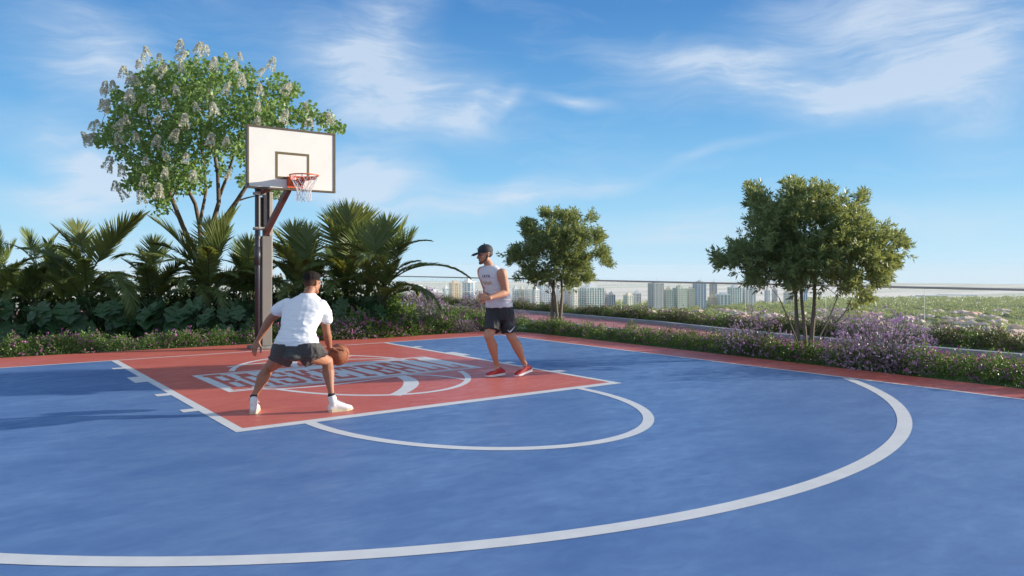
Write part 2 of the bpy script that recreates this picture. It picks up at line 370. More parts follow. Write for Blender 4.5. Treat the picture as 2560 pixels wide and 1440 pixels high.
s = MB().box(4.64, 13.82, 2.052, 4.735, 13.90, 2.92); h(s.build('mast_core', M_dark))
s = MB().tube([(4.535, 13.84, .06), (4.535, 13.84, 2.90)], .048, 16); s.tube([(4.535, 13.84, 2.90), (4.535, 13.84, 2.94)], .058, 16)
s.tube([(4.535, 13.84, 1.52), (4.535, 13.84, 1.86)], .056, 16)
pipe = h(s.build('pipe', M_dark, smooth=False))
pipe.data.polygons.foreach_set('use_smooth', [len(p.vertices) == 4 for p in pipe.data.polygons])
s = MB()
for z in (2.16, 2.80): s.box(4.47, 13.77, z, 4.66, 13.778, z+.05); s.box(4.47, 13.90, z, 4.66, 13.908, z+.05); s.tube([(4.49, 13.74, z+.025), (4.49, 13.92, z+.025)], .012, 8); s.tube([(4.64, 13.74, z+.025), (4.64, 13.92, z+.025)], .012, 8)
s.box(4.595, 13.79, 1.68, 4.815, 13.955, 1.70)
h(s.build('clamp', M_lt))
s = MB().box(4.54, 13.86, 2.22, 4.64, 13.875, 2.76); h(s.build('back_panel', M_dark))
s = MB().box(4.535, 13.765, 2.0, 4.56, 13.79, 2.78); h(s.build('strut', M_lt))
s = MB().bar((4.66, 13.77, 2.10), (4.735, 12.83, 2.83), .085, .10); h(s.build('brace', M_brown, bevel=.006))
s = MB().bar((4.60, 13.80, 2.84), (4.74, 12.83, 3.30), .08, .08); s.bar((4.70, 13.80, 2.88), (5.1, 12.83, 3.30), .06, .06); h(s.build('support_arm', M_brown, bevel=.006))
s = MB().box(4.35, 12.775, 3.2, 5.2, 12.83, 3.28); s.box(4.35, 12.775, 2.86, 5.2, 12.83, 2.93); s.box(4.70, 12.78, 2.93, 4.78, 12.82, 3.2); h(s.build('mounting_bracket', M_dark))
bb = h(MB().box(4.01, 12.715, 2.815, 5.52, 12.775, 3.835).build('backboard', M_board))
s = MB(); x0, x1, z0, z1 = 3.99, 5.54, 2.80, 3.85
s.box(x0, 12.70, z0, x1, 12.785, z0+.03); s.box(x0, 12.70, z1-.03, x1, 12.785, z1); s.box(x0, 12.702, z0+.03, x0+.03, 12.783, z1-.03); s.box(x1-.03, 12.702, z0+.03, x1, 12.783, z1-.03)
o = s.build('board_frame', M_bframe); o.parent = bb
s = MB(); a0, a1, c0, c1, w = 4.465, 5.06, 2.985, 3.445, .042; Y = 12.7135
for q in ((a0, c0, a1, c0+w), (a0, c1-w, a1, c1), (a0, c0+w, a0+w, c1-w), (a1-w, c0+w, a1, c1-w)): s.box(q[0], Y-.001, q[1], q[2], Y+.001, q[3])
M_sq = mat('target_square_olive', (.12, .09, .035), .5)
o = s.build('target_square', M_sq); o.parent = bb
rc = Vector((4.80, 12.285, 3.02)); rr = .235
s = MB(); n = 40
s.tube([rc+Vector((math.cos(2*math.pi*i/n)*rr, math.sin(2*math.pi*i/n)*rr, 0)) for i in range(n+1)], .0115, 8, cap=False)
rim = h(s.build('rim', M_orange, smooth=True))
s = MB()
s.box(4.66, 12.685, 2.84, 4.94, 12.70, 3.035)      # plate on the board
for sx in (-1, 1):
    s.add([(4.80+sx*.13, 12.685, 3.02), (4.80+sx*.13, 12.685, 2.86), (4.80+sx*.10, rc.y+.17, 3.00), (4.80+sx*.124, 12.685, 3.02), (4.80+sx*.124, 12.685, 2.86), (4.80+sx*.094, rc.y+.17, 3.00)], [(0, 1, 2), (3, 5, 4), (0, 3, 4, 1), (1, 4, 5, 2), (2, 5, 3, 0)])
s.box(4.67, rc.y+.20, 3.012, 4.93, 12.684, 3.024)
# apron under the ring on its far half
for i in range(24):
    a = math.pi*i/24; b = math.pi*(i+1)/24; r1 = rr-.004
    s.add([(rc.x+math.cos(a)*r1, rc.y+math.sin(a)*r1, 3.01), (rc.x+math.cos(b)*r1, rc.y+math.sin(b)*r1, 3.01), (rc.x+math.cos(b)*r1*.97, rc.y+math.sin(b)*r1*.97, 2.965), (rc.x+math.cos(a)*r1*.97, rc.y+math.sin(a)*r1*.97, 2.965)], [(0, 1, 2, 3)])
o = s.build('rim_bracket', M_orange); o.parent = rim
s = MB(); nl = 12; prof = [(.228, 0), (.19, -.09), (.145, -.18), (.115, -.25), (.118, -.31), (.125, -.37), (.118, -.42)]
for k in range(nl):
    for sg in (1, -1):
        P = []
        for j, (r_, z_) in enumerate(prof):
            a = 2*math.pi*(k+.5*sg*j)/nl; P.append(rc+Vector((math.cos(a)*r_, math.sin(a)*r_, z_-.012)))
        s.tube(P, .0042, 4, cap=False)
o = s.build('net', M_net); o.parent = rim
# ================================================================ TOWERS FAR BELOW
ZG = -80.0
def cmat(n, c, r=.5, **k): return mat(n, c, r, **k)
TM = {'white': cmat('tower_white', (.80, .80, .79), .6), 'cream': cmat('tower_cream', (.76, .68, .54), .6), 'beige': cmat('tower_beige', (.80, .60, .40), .6),
      'grey': cmat('tower_grey', (.45, .46, .48), .6), 'pink': cmat('tower_pink_grey', (.52, .46, .46), .6), 'green': cmat('tower_grey_green', (.42, .46, .40), .6)}
def tglass(name, col):
    m = bpy.data.materials.new(name); m.use_nodes = True; t = NT(m.node_tree)
    c = t.n('ShaderNodeTexCoord').outputs['Object']; sx = t.n('ShaderNodeSeparateXYZ', inp={0: c})
    fl = t.m('FRACT', t.m('MULTIPLY', sx.outputs[2], 1/3.6)); sp = t.m('LESS_THAN', fl, .26)
    nz = t.noise(t.n('ShaderNodeMapping', inp={'Vector': c, 'Scale': (.35, .35, .28)}).outputs[0], 1.0, 2, .7)
    b = t.mix(nz, col, tuple(x*.55 for x in col)); b = t.mix(sp, b, tuple(min(1, x*1.5+.10) for x in col))
    t.n('ShaderNodeOutputMaterial', inp={0: t.n('ShaderNodeBsdfPrincipled', inp={'Base Color': b, 'Roughness': .25, 'Specular IOR Level': .6}).outputs[0]}); return m
TG = {'blue': tglass('tower_glass_blue', (.13, .28, .48)), 'navy': tglass('tower_glass_navy', (.09, .14, .25)), 'teal': tglass('tower_glass_green', (.24, .36, .36)),
      'grey': tglass('tower_glass_grey', (.24, .27, .31)), 'lav': tglass('tower_glass_pale', (.42, .46, .54)), 'brown': tglass('tower_glass_brown', (.34, .30, .25))}
def tower(u0, u1, vt, d, wall, glass, style, label, name='tower_block', cat='tower', nb=4, face=0.12, group=None, vb=None):
    W_ = (u1-u0)*d/F; H = zz(vt, d)-ZG; uc = (u0+u1)/2; p = wp(uc, d+W_*.4, ZG)
    rz = -math.atan2((p.x), (p.y))+face
    r_ = empty(name, p, rz, label, cat, group)
    D = W_*.8; w = W_/(math.cos(face)+.8*abs(math.sin(face))*1.0); hw = w/2; hd = D*.5
    wm, gm = TM[wall], TG[glass]
    b = MB()
    if style == 'round':
        b.prism([(math.cos(a)*hw*.94, math.sin(a)*hd*.94) for a in [2*math.pi*i/28 for i in range(28)]], 0, H*.97)
    else: b.box(-hw*.97, -hd*.97, 0, hw*.97, hd*.97, H*.985)
    b.build('glass_wall', gm, r_)
    s = MB()
    if style in ('piers', 'frame', 'slab', 'split'):
        for i in range(nb+1):
            x = -hw+i*2*hw/nb; ww = w*(.42/nb if style != 'slab' else .5/nb)
            if style == 'split' and i % 2: ww *= 2.2
            hh = H*(1.0-.03*((i*7) % 3)) if style != 'frame' else H
            x0 = max(-hw, x-ww/2); x1 = min(hw, x+ww/2)
            s.box(x0, -hd, 0, x1, -hd*.95, hh); s.box(x0, hd*.95, 0, x1, hd, hh)
        for i in range(4):
            y = -hd*.8+i*1.6*hd/3
            for sx in (-1, 1): s.box(min(sx*hw*.955, sx*hw*.999), y-.7, 0, max(sx*hw*.955, sx*hw*.999), y+.7, H*.99)
    if style == 'round':
        for i in range(10):
            a = 2*math.pi*i/10; c = Vector((math.cos(a)*hw*.96, math.sin(a)*hd*.96, H/2)); s.cbox(c, 1.1, 1.1, H)
    s.build('pier', wm, r_)
    s = MB(); fh = 3.6; nf = int(H/fh)
    step = 1 if style in ('frame', 'slab') else 5
    for k in range(1, nf, step):
        if style == 'frame': s.box(-hw*1.0, -hd*.985, k*fh, hw*1.0, -hd*.955, k*fh+.75)
        elif style == 'slab': s.box(-hw*.72, -hd*1.02, k*fh, -hw*.18, -hd*.96, k*fh+1.1); s.box(hw*.18, -hd*1.02, k*fh, hw*.72, -hd*.96, k*fh+1.1)
        else: s.box(-hw*.985, -hd*.985, k*fh, hw*.985, hd*.985, k*fh+.5)
    if s.f: s.build('balcony', wm, r_)
    s = MB(); s.box(-hw*.99, -hd*.99, H*.985, hw*.99, hd*.99, H*.985+1.6); s.box(-hw*.5, -hd*.5, H*.985+1.6, hw*.42, hd*.5, H*.985+5.0)
    if style in ('piers', 'round'): s.box(-hw*.2, -hd*.2, H*.985+5, hw*.15, hd*.2, H*.985+7)
    s.tube([(hw*.2, 0, H), (hw*.2, 0, H+11)], .25, 4)
    s.build('roof_crown', wm, r_)
    return r_
T = [
 (976, 995, 712, 1300, 'grey', 'lav', 'piers', 3, 'pale lavender tower half hidden behind the palm fronds, leftmost of the skyline'),
 (995, 1031, 723, 1180, 'white', 'lav', 'frame', 5, 'low white block with dark windows seen below the arching palm frond'),
 (1030, 1064, 720, 1240, 'white', 'lav', 'slab', 4, 'white block right of the low framed one, behind the arching frond'),
 (1064, 1106, 730, 1210, 'white', 'grey', 'frame', 6, 'low white block behind the drooping palm tips'),
 (1107, 1122, 721, 1300, 'white', 'blue', 'piers', 3, 'narrow bluish tower just left of the sandy beige tower'),
 (1123, 1151, 708, 1230, 'beige', 'brown', 'split', 4, 'sandy beige tower with dark window bays, left of the player in the cap'),
 (1152, 1190, 705, 1260, 'white', 'blue', 'round', 5, 'rounded blue glass tower with white piers beside the sandy beige tower'),
 (1281, 1297, 722, 1200, 'white', 'lav', 'piers', 2, 'off white tower just right of the player in the cap'),
 (1298, 1311, 723, 1220, 'cream', 'grey', 'slab', 2, 'narrow cream tower between the off white one and the striped one'),
 (1312, 1330, 723, 1190, 'white', 'grey', 'piers', 4, 'white tower with grey vertical window stripes, left of the middle tree'),
 (1329, 1348, 724, 1150, 'white', 'navy', 'frame', 3, 'white framed tower with dark panes, left of the tall gridded tower'),
 (1344, 1378, 712, 1210, 'white', 'blue', 'frame', 5, 'tall white gridded tower with blue windows behind the middle tree'),
 (1391, 1408, 725, 1240, 'white', 'blue', 'piers', 3, 'pale blue tower seen between the stems of the middle tree'),
 (1408, 1425, 722, 1230, 'grey', 'lav', 'frame', 4, 'lavender grey tower just right of the middle tree stems'),
 (1426, 1447, 720, 1180, 'white', 'brown', 'slab', 3, 'white tower with brown window strips left of the big glass tower'),
 (1448, 1509, 719, 1190, 'white', 'teal', 'piers', 7, 'broad blue green glass tower with a white crown, widest of the middle group'),
 (1510, 1517, 734, 1500, 'pink', 'grey', 'piers', 2, 'thin grey slab right beside the broad glass tower'),
 (1517, 1538, 738, 1480, 'grey', 'navy', 'piers', 3, 'short dark blue tower standing right of the broad glass tower'),
 (1559, 1582, 739, 1500, 'cream', 'teal', 'slab', 3, 'short cream block with green glass in the gap between the trees'),
 (1582, 1602, 734, 1520, 'white', 'navy', 'piers', 4, 'short dark tower with white stripes in the gap between the trees'),
 (1621, 1658, 709, 1390, 'grey', 'grey', 'split', 6, 'tall slate blue tower, leftmost of the right hand cluster'),
 (1659, 1683, 725, 1400, 'cream', 'teal', 'piers', 4, 'cream and green tower right of the tall slate blue one'),
 (1683, 1716, 721, 1410, 'green', 'teal', 'piers', 6, 'grey green tower with a stepped roof, second right of the slate blue one'),
 (1717, 1736, 723, 1420, 'cream', 'teal', 'slab', 3, 'cream tower with green window columns in the right hand cluster'),
 (1733, 1764, 709, 1450, 'grey', 'blue', 'piers', 3, 'tall shiny blue tower of the right hand cluster'),
 (1774, 1792, 710, 1620, 'pink', 'grey', 'split', 2, 'pinkish grey twin slab tower behind the low beige block'),
 (1770, 1789, 744, 1480, 'beige', 'brown', 'piers', 4, 'low beige block in front of the pinkish grey tower'),
 (1789, 1826, 737, 1470, 'white', 'teal', 'frame', 3, 'low wide block with a white frame and green glass front'),
 (1820, 1852, 719, 1530, 'white', 'teal', 'piers', 4, 'white framed tower with dark blue glass slots and an arched top'),
 (1857, 1888, 722, 1540, 'white', 'navy', 'split', 4, 'white and navy tower at the left edge of the big tree crown'),
 (1912, 1924, 727, 1750, 'grey', 'blue', 'piers', 2, 'small blue tower seen under the big tree crown'),
 (1930, 1943, 725, 1760, 'pink', 'grey', 'piers', 3, 'pinkish tower under the big tree crown right of the small blue one'),
 (1960, 1983, 733, 1640, 'cream', 'lav', 'slab', 3, 'cream block beside the left stem of the big tree'),
 (2005, 2018, 722, 1620, 'white', 'blue', 'piers', 2, 'blue and white tower between the stems of the big tree'),
]
for i, (u0, u1, vt, d, wl_, gl_, st, nb, lab) in enumerate(T):
    tower(u0, u1, vt, d, wl_, gl_, st, lab, nb=nb, face=(.55, .38, .7, .46)[i % 4])
# long low buildings
def lowb(u0, u1, vt, d, wall, lab, n=12, cat='building', name='low_building', glass='grey'):
    W_ = (u1-u0)*d/F; H = zz(vt, d)-ZG; p = wp((u0+u1)/2, d+8, ZG); r_ = empty(name, p, -math.atan2(p.x, p.y), lab, cat)
    MB().box(-W_/2+.4, -7.6, 0, W_/2-.4, 8, H-.8).build('glass_wall', TG[glass], r_)
    s = MB()
    for i in range(n+1): x = -W_/2+W_*i/n; s.box(x-.6, -8, 0, x+.6, -7.3, H-.8)
    s.build('column', TM[wall], r_); MB().box(-W_/2-1, -8.6, H-.8, W_/2+1, 8.6, H+.6).build('roof', TM[wall], r_)
lowb(1898, 1946, 758, 1700, 'cream', 'long low colonnaded building with a cream roof below the small towers', 14)
lowb(2292, 2345, 739, 2050, 'white', 'long white warehouse on the horizon at the far right', 5, 'warehouse', 'warehouse', 'lav')
lowb(2350, 2436, 737, 2150, 'white', 'longest pale warehouse with a blue end, right of the other warehouse', 7, 'warehouse', 'warehouse', 'blue')
lowb(2238, 2290, 770, 1500, 'white', 'thin white roofed hall among the far trees', 8, 'hall', 'low_building', 'grey')
# ---------------------------------------------------------------- land
s = MB(); NR = 30
m = bpy.data.materials.new('city_land'); m.use_nodes = True; t = NT(m.node_tree)
c = t.n('ShaderNodeNewGeometry').outputs['Position']
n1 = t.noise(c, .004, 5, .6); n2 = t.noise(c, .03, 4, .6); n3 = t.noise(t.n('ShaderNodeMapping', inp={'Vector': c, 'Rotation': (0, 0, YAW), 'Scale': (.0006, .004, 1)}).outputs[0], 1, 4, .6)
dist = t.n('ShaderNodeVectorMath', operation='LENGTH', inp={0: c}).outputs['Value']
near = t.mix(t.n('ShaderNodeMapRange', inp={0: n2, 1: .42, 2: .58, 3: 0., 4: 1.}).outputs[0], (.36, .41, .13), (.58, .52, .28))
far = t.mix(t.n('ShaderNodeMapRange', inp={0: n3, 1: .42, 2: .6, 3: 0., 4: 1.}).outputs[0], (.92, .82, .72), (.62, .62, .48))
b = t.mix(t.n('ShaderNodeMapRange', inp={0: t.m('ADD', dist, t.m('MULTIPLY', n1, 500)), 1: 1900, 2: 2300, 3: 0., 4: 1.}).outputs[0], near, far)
t.n('ShaderNodeOutputMaterial', inp={0: t.n('ShaderNodeBsdfPrincipled', inp={'Base Color': b, 'Roughness': 1.0, 'Specular IOR Level': 0.0}).outputs[0]})
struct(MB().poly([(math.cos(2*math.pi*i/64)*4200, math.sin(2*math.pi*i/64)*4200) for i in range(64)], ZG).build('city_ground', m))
# ---------------------------------------------------------------- villas
VW = [cmat('villa_wall_a', (.55, .46, .36), .8), cmat('villa_wall_b', (.62, .55, .47), .8)]
VR = [mat('villa_roof_a', (.76, .44, .29), .8, var=.2, vscale=.8), mat('villa_roof_b', (.78, .56, .44), .8, var=.25, vscale=.8), mat('villa_roof_c', (.66, .46, .36), .8, var=.2, vscale=.8)]
M_vwin = mat('villa_window', (.05, .06, .07), .3)
def villa_parts(seed):
    rn = random.Random(seed); wl, rf, wn = MB(), MB(), MB()
    for k in range(3):
        w, dp, hh = rn.uniform(9, 15), rn.uniform(8, 12), rn.uniform(5.5, 7.5)-k*.6; cx, cy = (0, 0) if k == 0 else ((-1)**k*rn.uniform(8, 11), rn.uniform(-5, 5))
        wl.box(cx-w/2, cy-dp/2, 0, cx+w/2, cy+dp/2, hh)
        e = .8; rw, rd = w/2+e, dp/2+e; rh = 2.6; ri = rw-rd if rw > rd else .5
        rf.add([(cx-rw, cy-rd, hh+.01), (cx+rw, cy-rd, hh+.01), (cx+rw, cy+rd, hh+.01), (cx-rw, cy+rd, hh+.01), (cx-ri, cy, hh+rh), (cx+ri, cy, hh+rh)], [(0, 1, 5, 4), (1, 2, 5), (2, 3, 4, 5), (3, 0, 4), (3, 2, 1, 0)])
        for q in range(3):
            x = cx-w/2+w*(q+.5)/3
            for z in (1, 3.9):
                if z+1.4 < hh: wn.box(x-.7, cy-dp/2-.05, z, x+.7, cy-dp/2+.02, z+1.4); wn.box(x-.7, cy+dp/2-.02, z, x+.7, cy+dp/2+.05, z+1.4)
    return wl.mesh('villa_wall'), rf.mesh('villa_roof'), wn.mesh('villa_window')
VP = [villa_parts(i) for i in range(4)]
rn = random.Random(5); vl = []
def far_pt(u, v): d = (EYE-ZG)*F/(v-HOR); return wp(u, d, ZG), d
def villa(u, v, i):
    p, d = far_pt(u, v); rz = rn.uniform(-.5, .5)+(0 if rn.random() < .6 else 1.57)
    if any((p-q).length < 22 for q in vl): return
    vl.append(p); sc_ = rn.uniform(1.0, 1.35); r_ = empty('villa', p, rz, 'pale villa with hipped terracotta tiled roofs among the trees below the terrace', 'villa', 'terracotta roofed villas below the terrace'); r_.scale = (sc_, sc_, sc_*.9)
    a, b, c_ = VP[i % 4]
    for nm, me, mt in (('wall', a, VW[i % 2]), ('roof', b, VR[i % 3]), ('window', c_, M_vwin)):
        o = bpy.data.objects.new(nm, me); COL.objects.link(o); o.parent = r_
        if not me.materials: me.materials.append(mt)
k = 0
for u, v in [(2395, 818), (2425, 822), (2130, 846), (2165, 850), (2200, 822), (1950, 800), (1990, 812), (1720, 798), (1660, 792), (1780, 810), (2080, 830), (2320, 800), (2430, 795), (2270, 812), (2360, 842), (2240, 835), (1850, 803), (1880, 818), (2050, 806), (1650, 808), (1700, 812)]: villa(u, v, k); k += 1
while len(vl) < 72:
    v = 785+70*rn.random()**1.2; u = rn.uniform(1560, 2560); villa(u, v, k); k += 1
# ---------------------------------------------------------------- trees of the suburb
LF = [leafmat('suburb_leaf_a', (.24, .30, .07), (.36, .40, .11), (.35, .38, .07), .25), leafmat('suburb_leaf_b', (.30, .34, .10), (.42, .43, .15), (.38, .4, .08), .25), leafmat('suburb_leaf_c', (.17, .24, .08), (.25, .32, .11), (.22, .27, .07), .25)]
M_bark = mat('bark', (.13, .10, .075), .9, var=.4, vscale=14, bump=.5)
def leafcloud(C, N, size, asp=.6, rng=RNG, up=0.0):
    """one diamond leaf per point C; N: leaf direction"""
    n = len(C); D = N/np.maximum(np.linalg.norm(N, axis=1, keepdims=True), 1e-6)
    r = rng.normal(size=(n, 3)); r[:, 2] += up; Sx = np.cross(D, r); Sx /= np.maximum(np.linalg.norm(Sx, axis=1, keepdims=True), 1e-6)
    sz = (np.asarray(size)*rng.uniform(.7, 1.25, n))[:, None]
    V = np.stack([C, C+D*sz*.45+Sx*sz*asp*.5, C+D*sz, C+D*sz*.45-Sx*sz*asp*.5], 1).reshape(-1, 3)
    return V, np.arange(4*n).reshape(n, 4)
def sub_tree(seed, nlf=520, hgt=9.0, rad=5.0):
    rg = np.random.default_rng(seed); C = []; nb = 9
    bl = [(rg.uniform(-1, 1)*rad*.55, rg.uniform(-1, 1)*rad*.55, hgt*rg.uniform(.5, .78), rad*rg.uniform(.35, .55)) for _ in range(nb)]+[(0, 0, hgt*.6, rad*.65)]
    per = nlf//len(bl)
    for bx, by, bz, br in bl:
        q = rg.normal(size=(per, 3)); q /= np.linalg.norm(q, axis=1, keepdims=True); q[:, 2] = np.abs(q[:, 2])*1.0-.25*rg.random(per)
        C.append(np.array([bx, by, bz])+q*br*rg.uniform(.8, 1.05, (per, 1))*np.array([1, 1, .8]))
    C = np.concatenate(C); V, Fq = leafcloud(C, rg.normal(size=C.shape), 1.5, .8, rg)
    s = MB().tube([(0, 0, 0), (0, 0, hgt*.6)], [.35, .15], 5); tv = np.array(s.v)
    # core of the crown so that it reads dense
    for bx, by, bz, br in bl[-4:]: pass
    nV = len(V); me = bpy.data.meshes.new('sub_tree')
    me.from_pydata([tuple(x) for x in V]+s.v, [], [tuple(f) for f in Fq]+[tuple(i+nV for i in f) for f in s.f]); me.update()
    mi = [0]*len(Fq)+[1]*len(s.f); me.polygons.foreach_set('material_index', mi); return me
STM = []
for i in range(6):
    me = sub_tree(100+i, 560, 8.0+i*.4, 5.0+.3*(i % 3)); me.materials.append(LF[i % 3]); me.materials.append(M_bark); STM.append(me)
cnt = 0; tries = 0; pts = []
while cnt < 285 and tries < 6000:
    tries += 1; v = 797+78*rn.random()**1.0; u = rn.uniform(1570, 2520); p, d = far_pt(u, v)
    if any((p-q).length < 17 for q in vl) or any((p-q).length < 6.0 for q in pts): continue
    pts.append(p); o = bpy.data.objects.new('suburb_tree', STM[cnt % 6]); COL.objects.link(o); o.location = p; o.rotation_euler = (0, 0, rn.uniform(0, 6.28)); sc = rn.uniform(.7, 1.25)
    o.scale = (sc, sc, sc*rn.uniform(.85, 1.1)); tag(o, 'round leafy green tree among the villas below the terrace', 'tree', 'trees among the villas'); cnt += 1
# the wood behind and between them that reads as one mass
C = []; rg = np.random.default_rng(11)
def wood(n, ulo, uhi, vlo, vhi, avoid=True, r0=5.0, pw=1.0):
    for _ in range(n):
        v = vlo+(vhi-vlo)*rn.random()**pw; p, d = far_pt(rn.uniform(ulo, uhi), v)
        if avoid and any(abs(p.x-q.x) < 19 and abs(p.y-q.y) < 19 for q in vl): continue
        r = r0*rn.uniform(.6, 1.3); q = rg.normal(size=(46, 3)); q /= np.linalg.norm(q, axis=1, keepdims=True); q[:, 2] = np.abs(q[:, 2])
        C.append(np.array([p.x, p.y, ZG+2.2])+q*r*rg.uniform(.8, 1.05, (46, 1))*np.array([1, 1, .95]))
wood(1150, 1500, 2600, 770, 800, pw=.8); wood(380, 1500, 2600, 800, 880); wood(800, 2000, 2600, 748, 774, r0=7); wood(500, 800, 1650, 768, 830, r0=6); wood(260, 1540, 2000, 760, 776, r0=6)
wood(180, -200, 900, 745, 800, r0=9)
C = np.concatenate(C); V, Fq = leafcloud(C, rg.normal(size=C.shape), 2.3, .9, rg)
o = link('distant_woodland', npmesh('distant_woodland', V, Fq), LF[0]); tag(o, 'green tree canopy spreading between the villas and the towers', 'woodland', kind='stuff')
# ================================================================ VEGETATION
LOCAL = {}
def anchor(name, u, d, label=None, cat=None, group=None):
    o = empty(name, wp(u, d, 0), -YAW, label, cat, group); LOCAL[o.name] = (u, d); return o
def lp(o, u, v, d):             # point of a thing in its own frame (x across, y away, z up)
    u0, d0 = LOCAL[o.name]; return Vector(((u-1280)*d/F-(u0-1280)*d0/F, d-d0, zz(v, d)))
def branches(mb, nodes, targets, r0=.03, r1=.006, lift=.12, seg=4, sides=5):
    nodes = list(nodes)           # (point, radius)
    root = nodes[0][0]
    for tg in sorted(targets, key=lambda p: (Vector(p)-root).length):
        tg = Vector(tg); best = min(nodes, key=lambda n: (n[0]-tg).length+ (2.0 if n[0].z > tg.z+.05 else 0))
        a, ra = best; ln = (tg-a).length
        if ln < .05: continue
        pts = []; rs = []; rb = min(ra*.75, r0, .006+.012*ln+r1)
        for i in range(seg+1):
            s = i/seg; p = a.lerp(tg, s)+Vector((random.uniform(-1, 1), random.uniform(-1, 1), 0))*.04*ln*math.sin(math.pi*s); p.z += lift*ln*math.sin(math.pi*s)
            pts.append(p); rs.append(rb*(1-s)+r1*s)
        mb.tube(pts, rs, sides, cap=False)
        nodes += [(p, r) for p, r in zip(pts[1:], rs[1:])]
def blobsample(o, blobs, n, d0, depth, rng, shell=.55, gate=None):
    """points filling the crown: blobs are (u, v, r) seen across the crown, spread through its depth"""
    w = np.array([b[2]**2 for b in blobs], float); w /= w.sum(); out = []; nr = []
    uc = sum(b[0]*b[2]**2 for b in blobs)/sum(b[2]**2 for b in blobs); vc = sum(b[1]*b[2]**2 for b in blobs)/sum(b[2]**2 for b in blobs)
    Rm = max(abs(b[0]-uc)+b[2] for b in blobs)*d0/F; Rv = max(abs(b[1]-vc)+b[2] for b in blobs)*d0/F
    while len(out) < n:
        b = blobs[rng.choice(len(blobs), p=w)]; q = rng.normal(size=3); q /= np.linalg.norm(q); rr_ = (shell+(1-shell)*rng.random())
        r = b[2]*d0/F; k = max(0.0, 1-((b[0]-uc)*d0/F/Rm)**2-((b[1]-vc)*d0/F/Rv)**2*.8)
        dy = depth*math.sqrt(k)*rng.uniform(-1, 1)
        c = lp(o, b[0]+q[0]*b[2]*rr_, b[1]-q[2]*b[2]*rr_, d0+dy+q[1]*r*rr_*.5)
        if gate and not gate(c): continue
        out.append(c); nr.append((q[0], q[1]+dy/depth, q[2]))
    return np.array([tuple(p) for p in out]), np.array(nr)
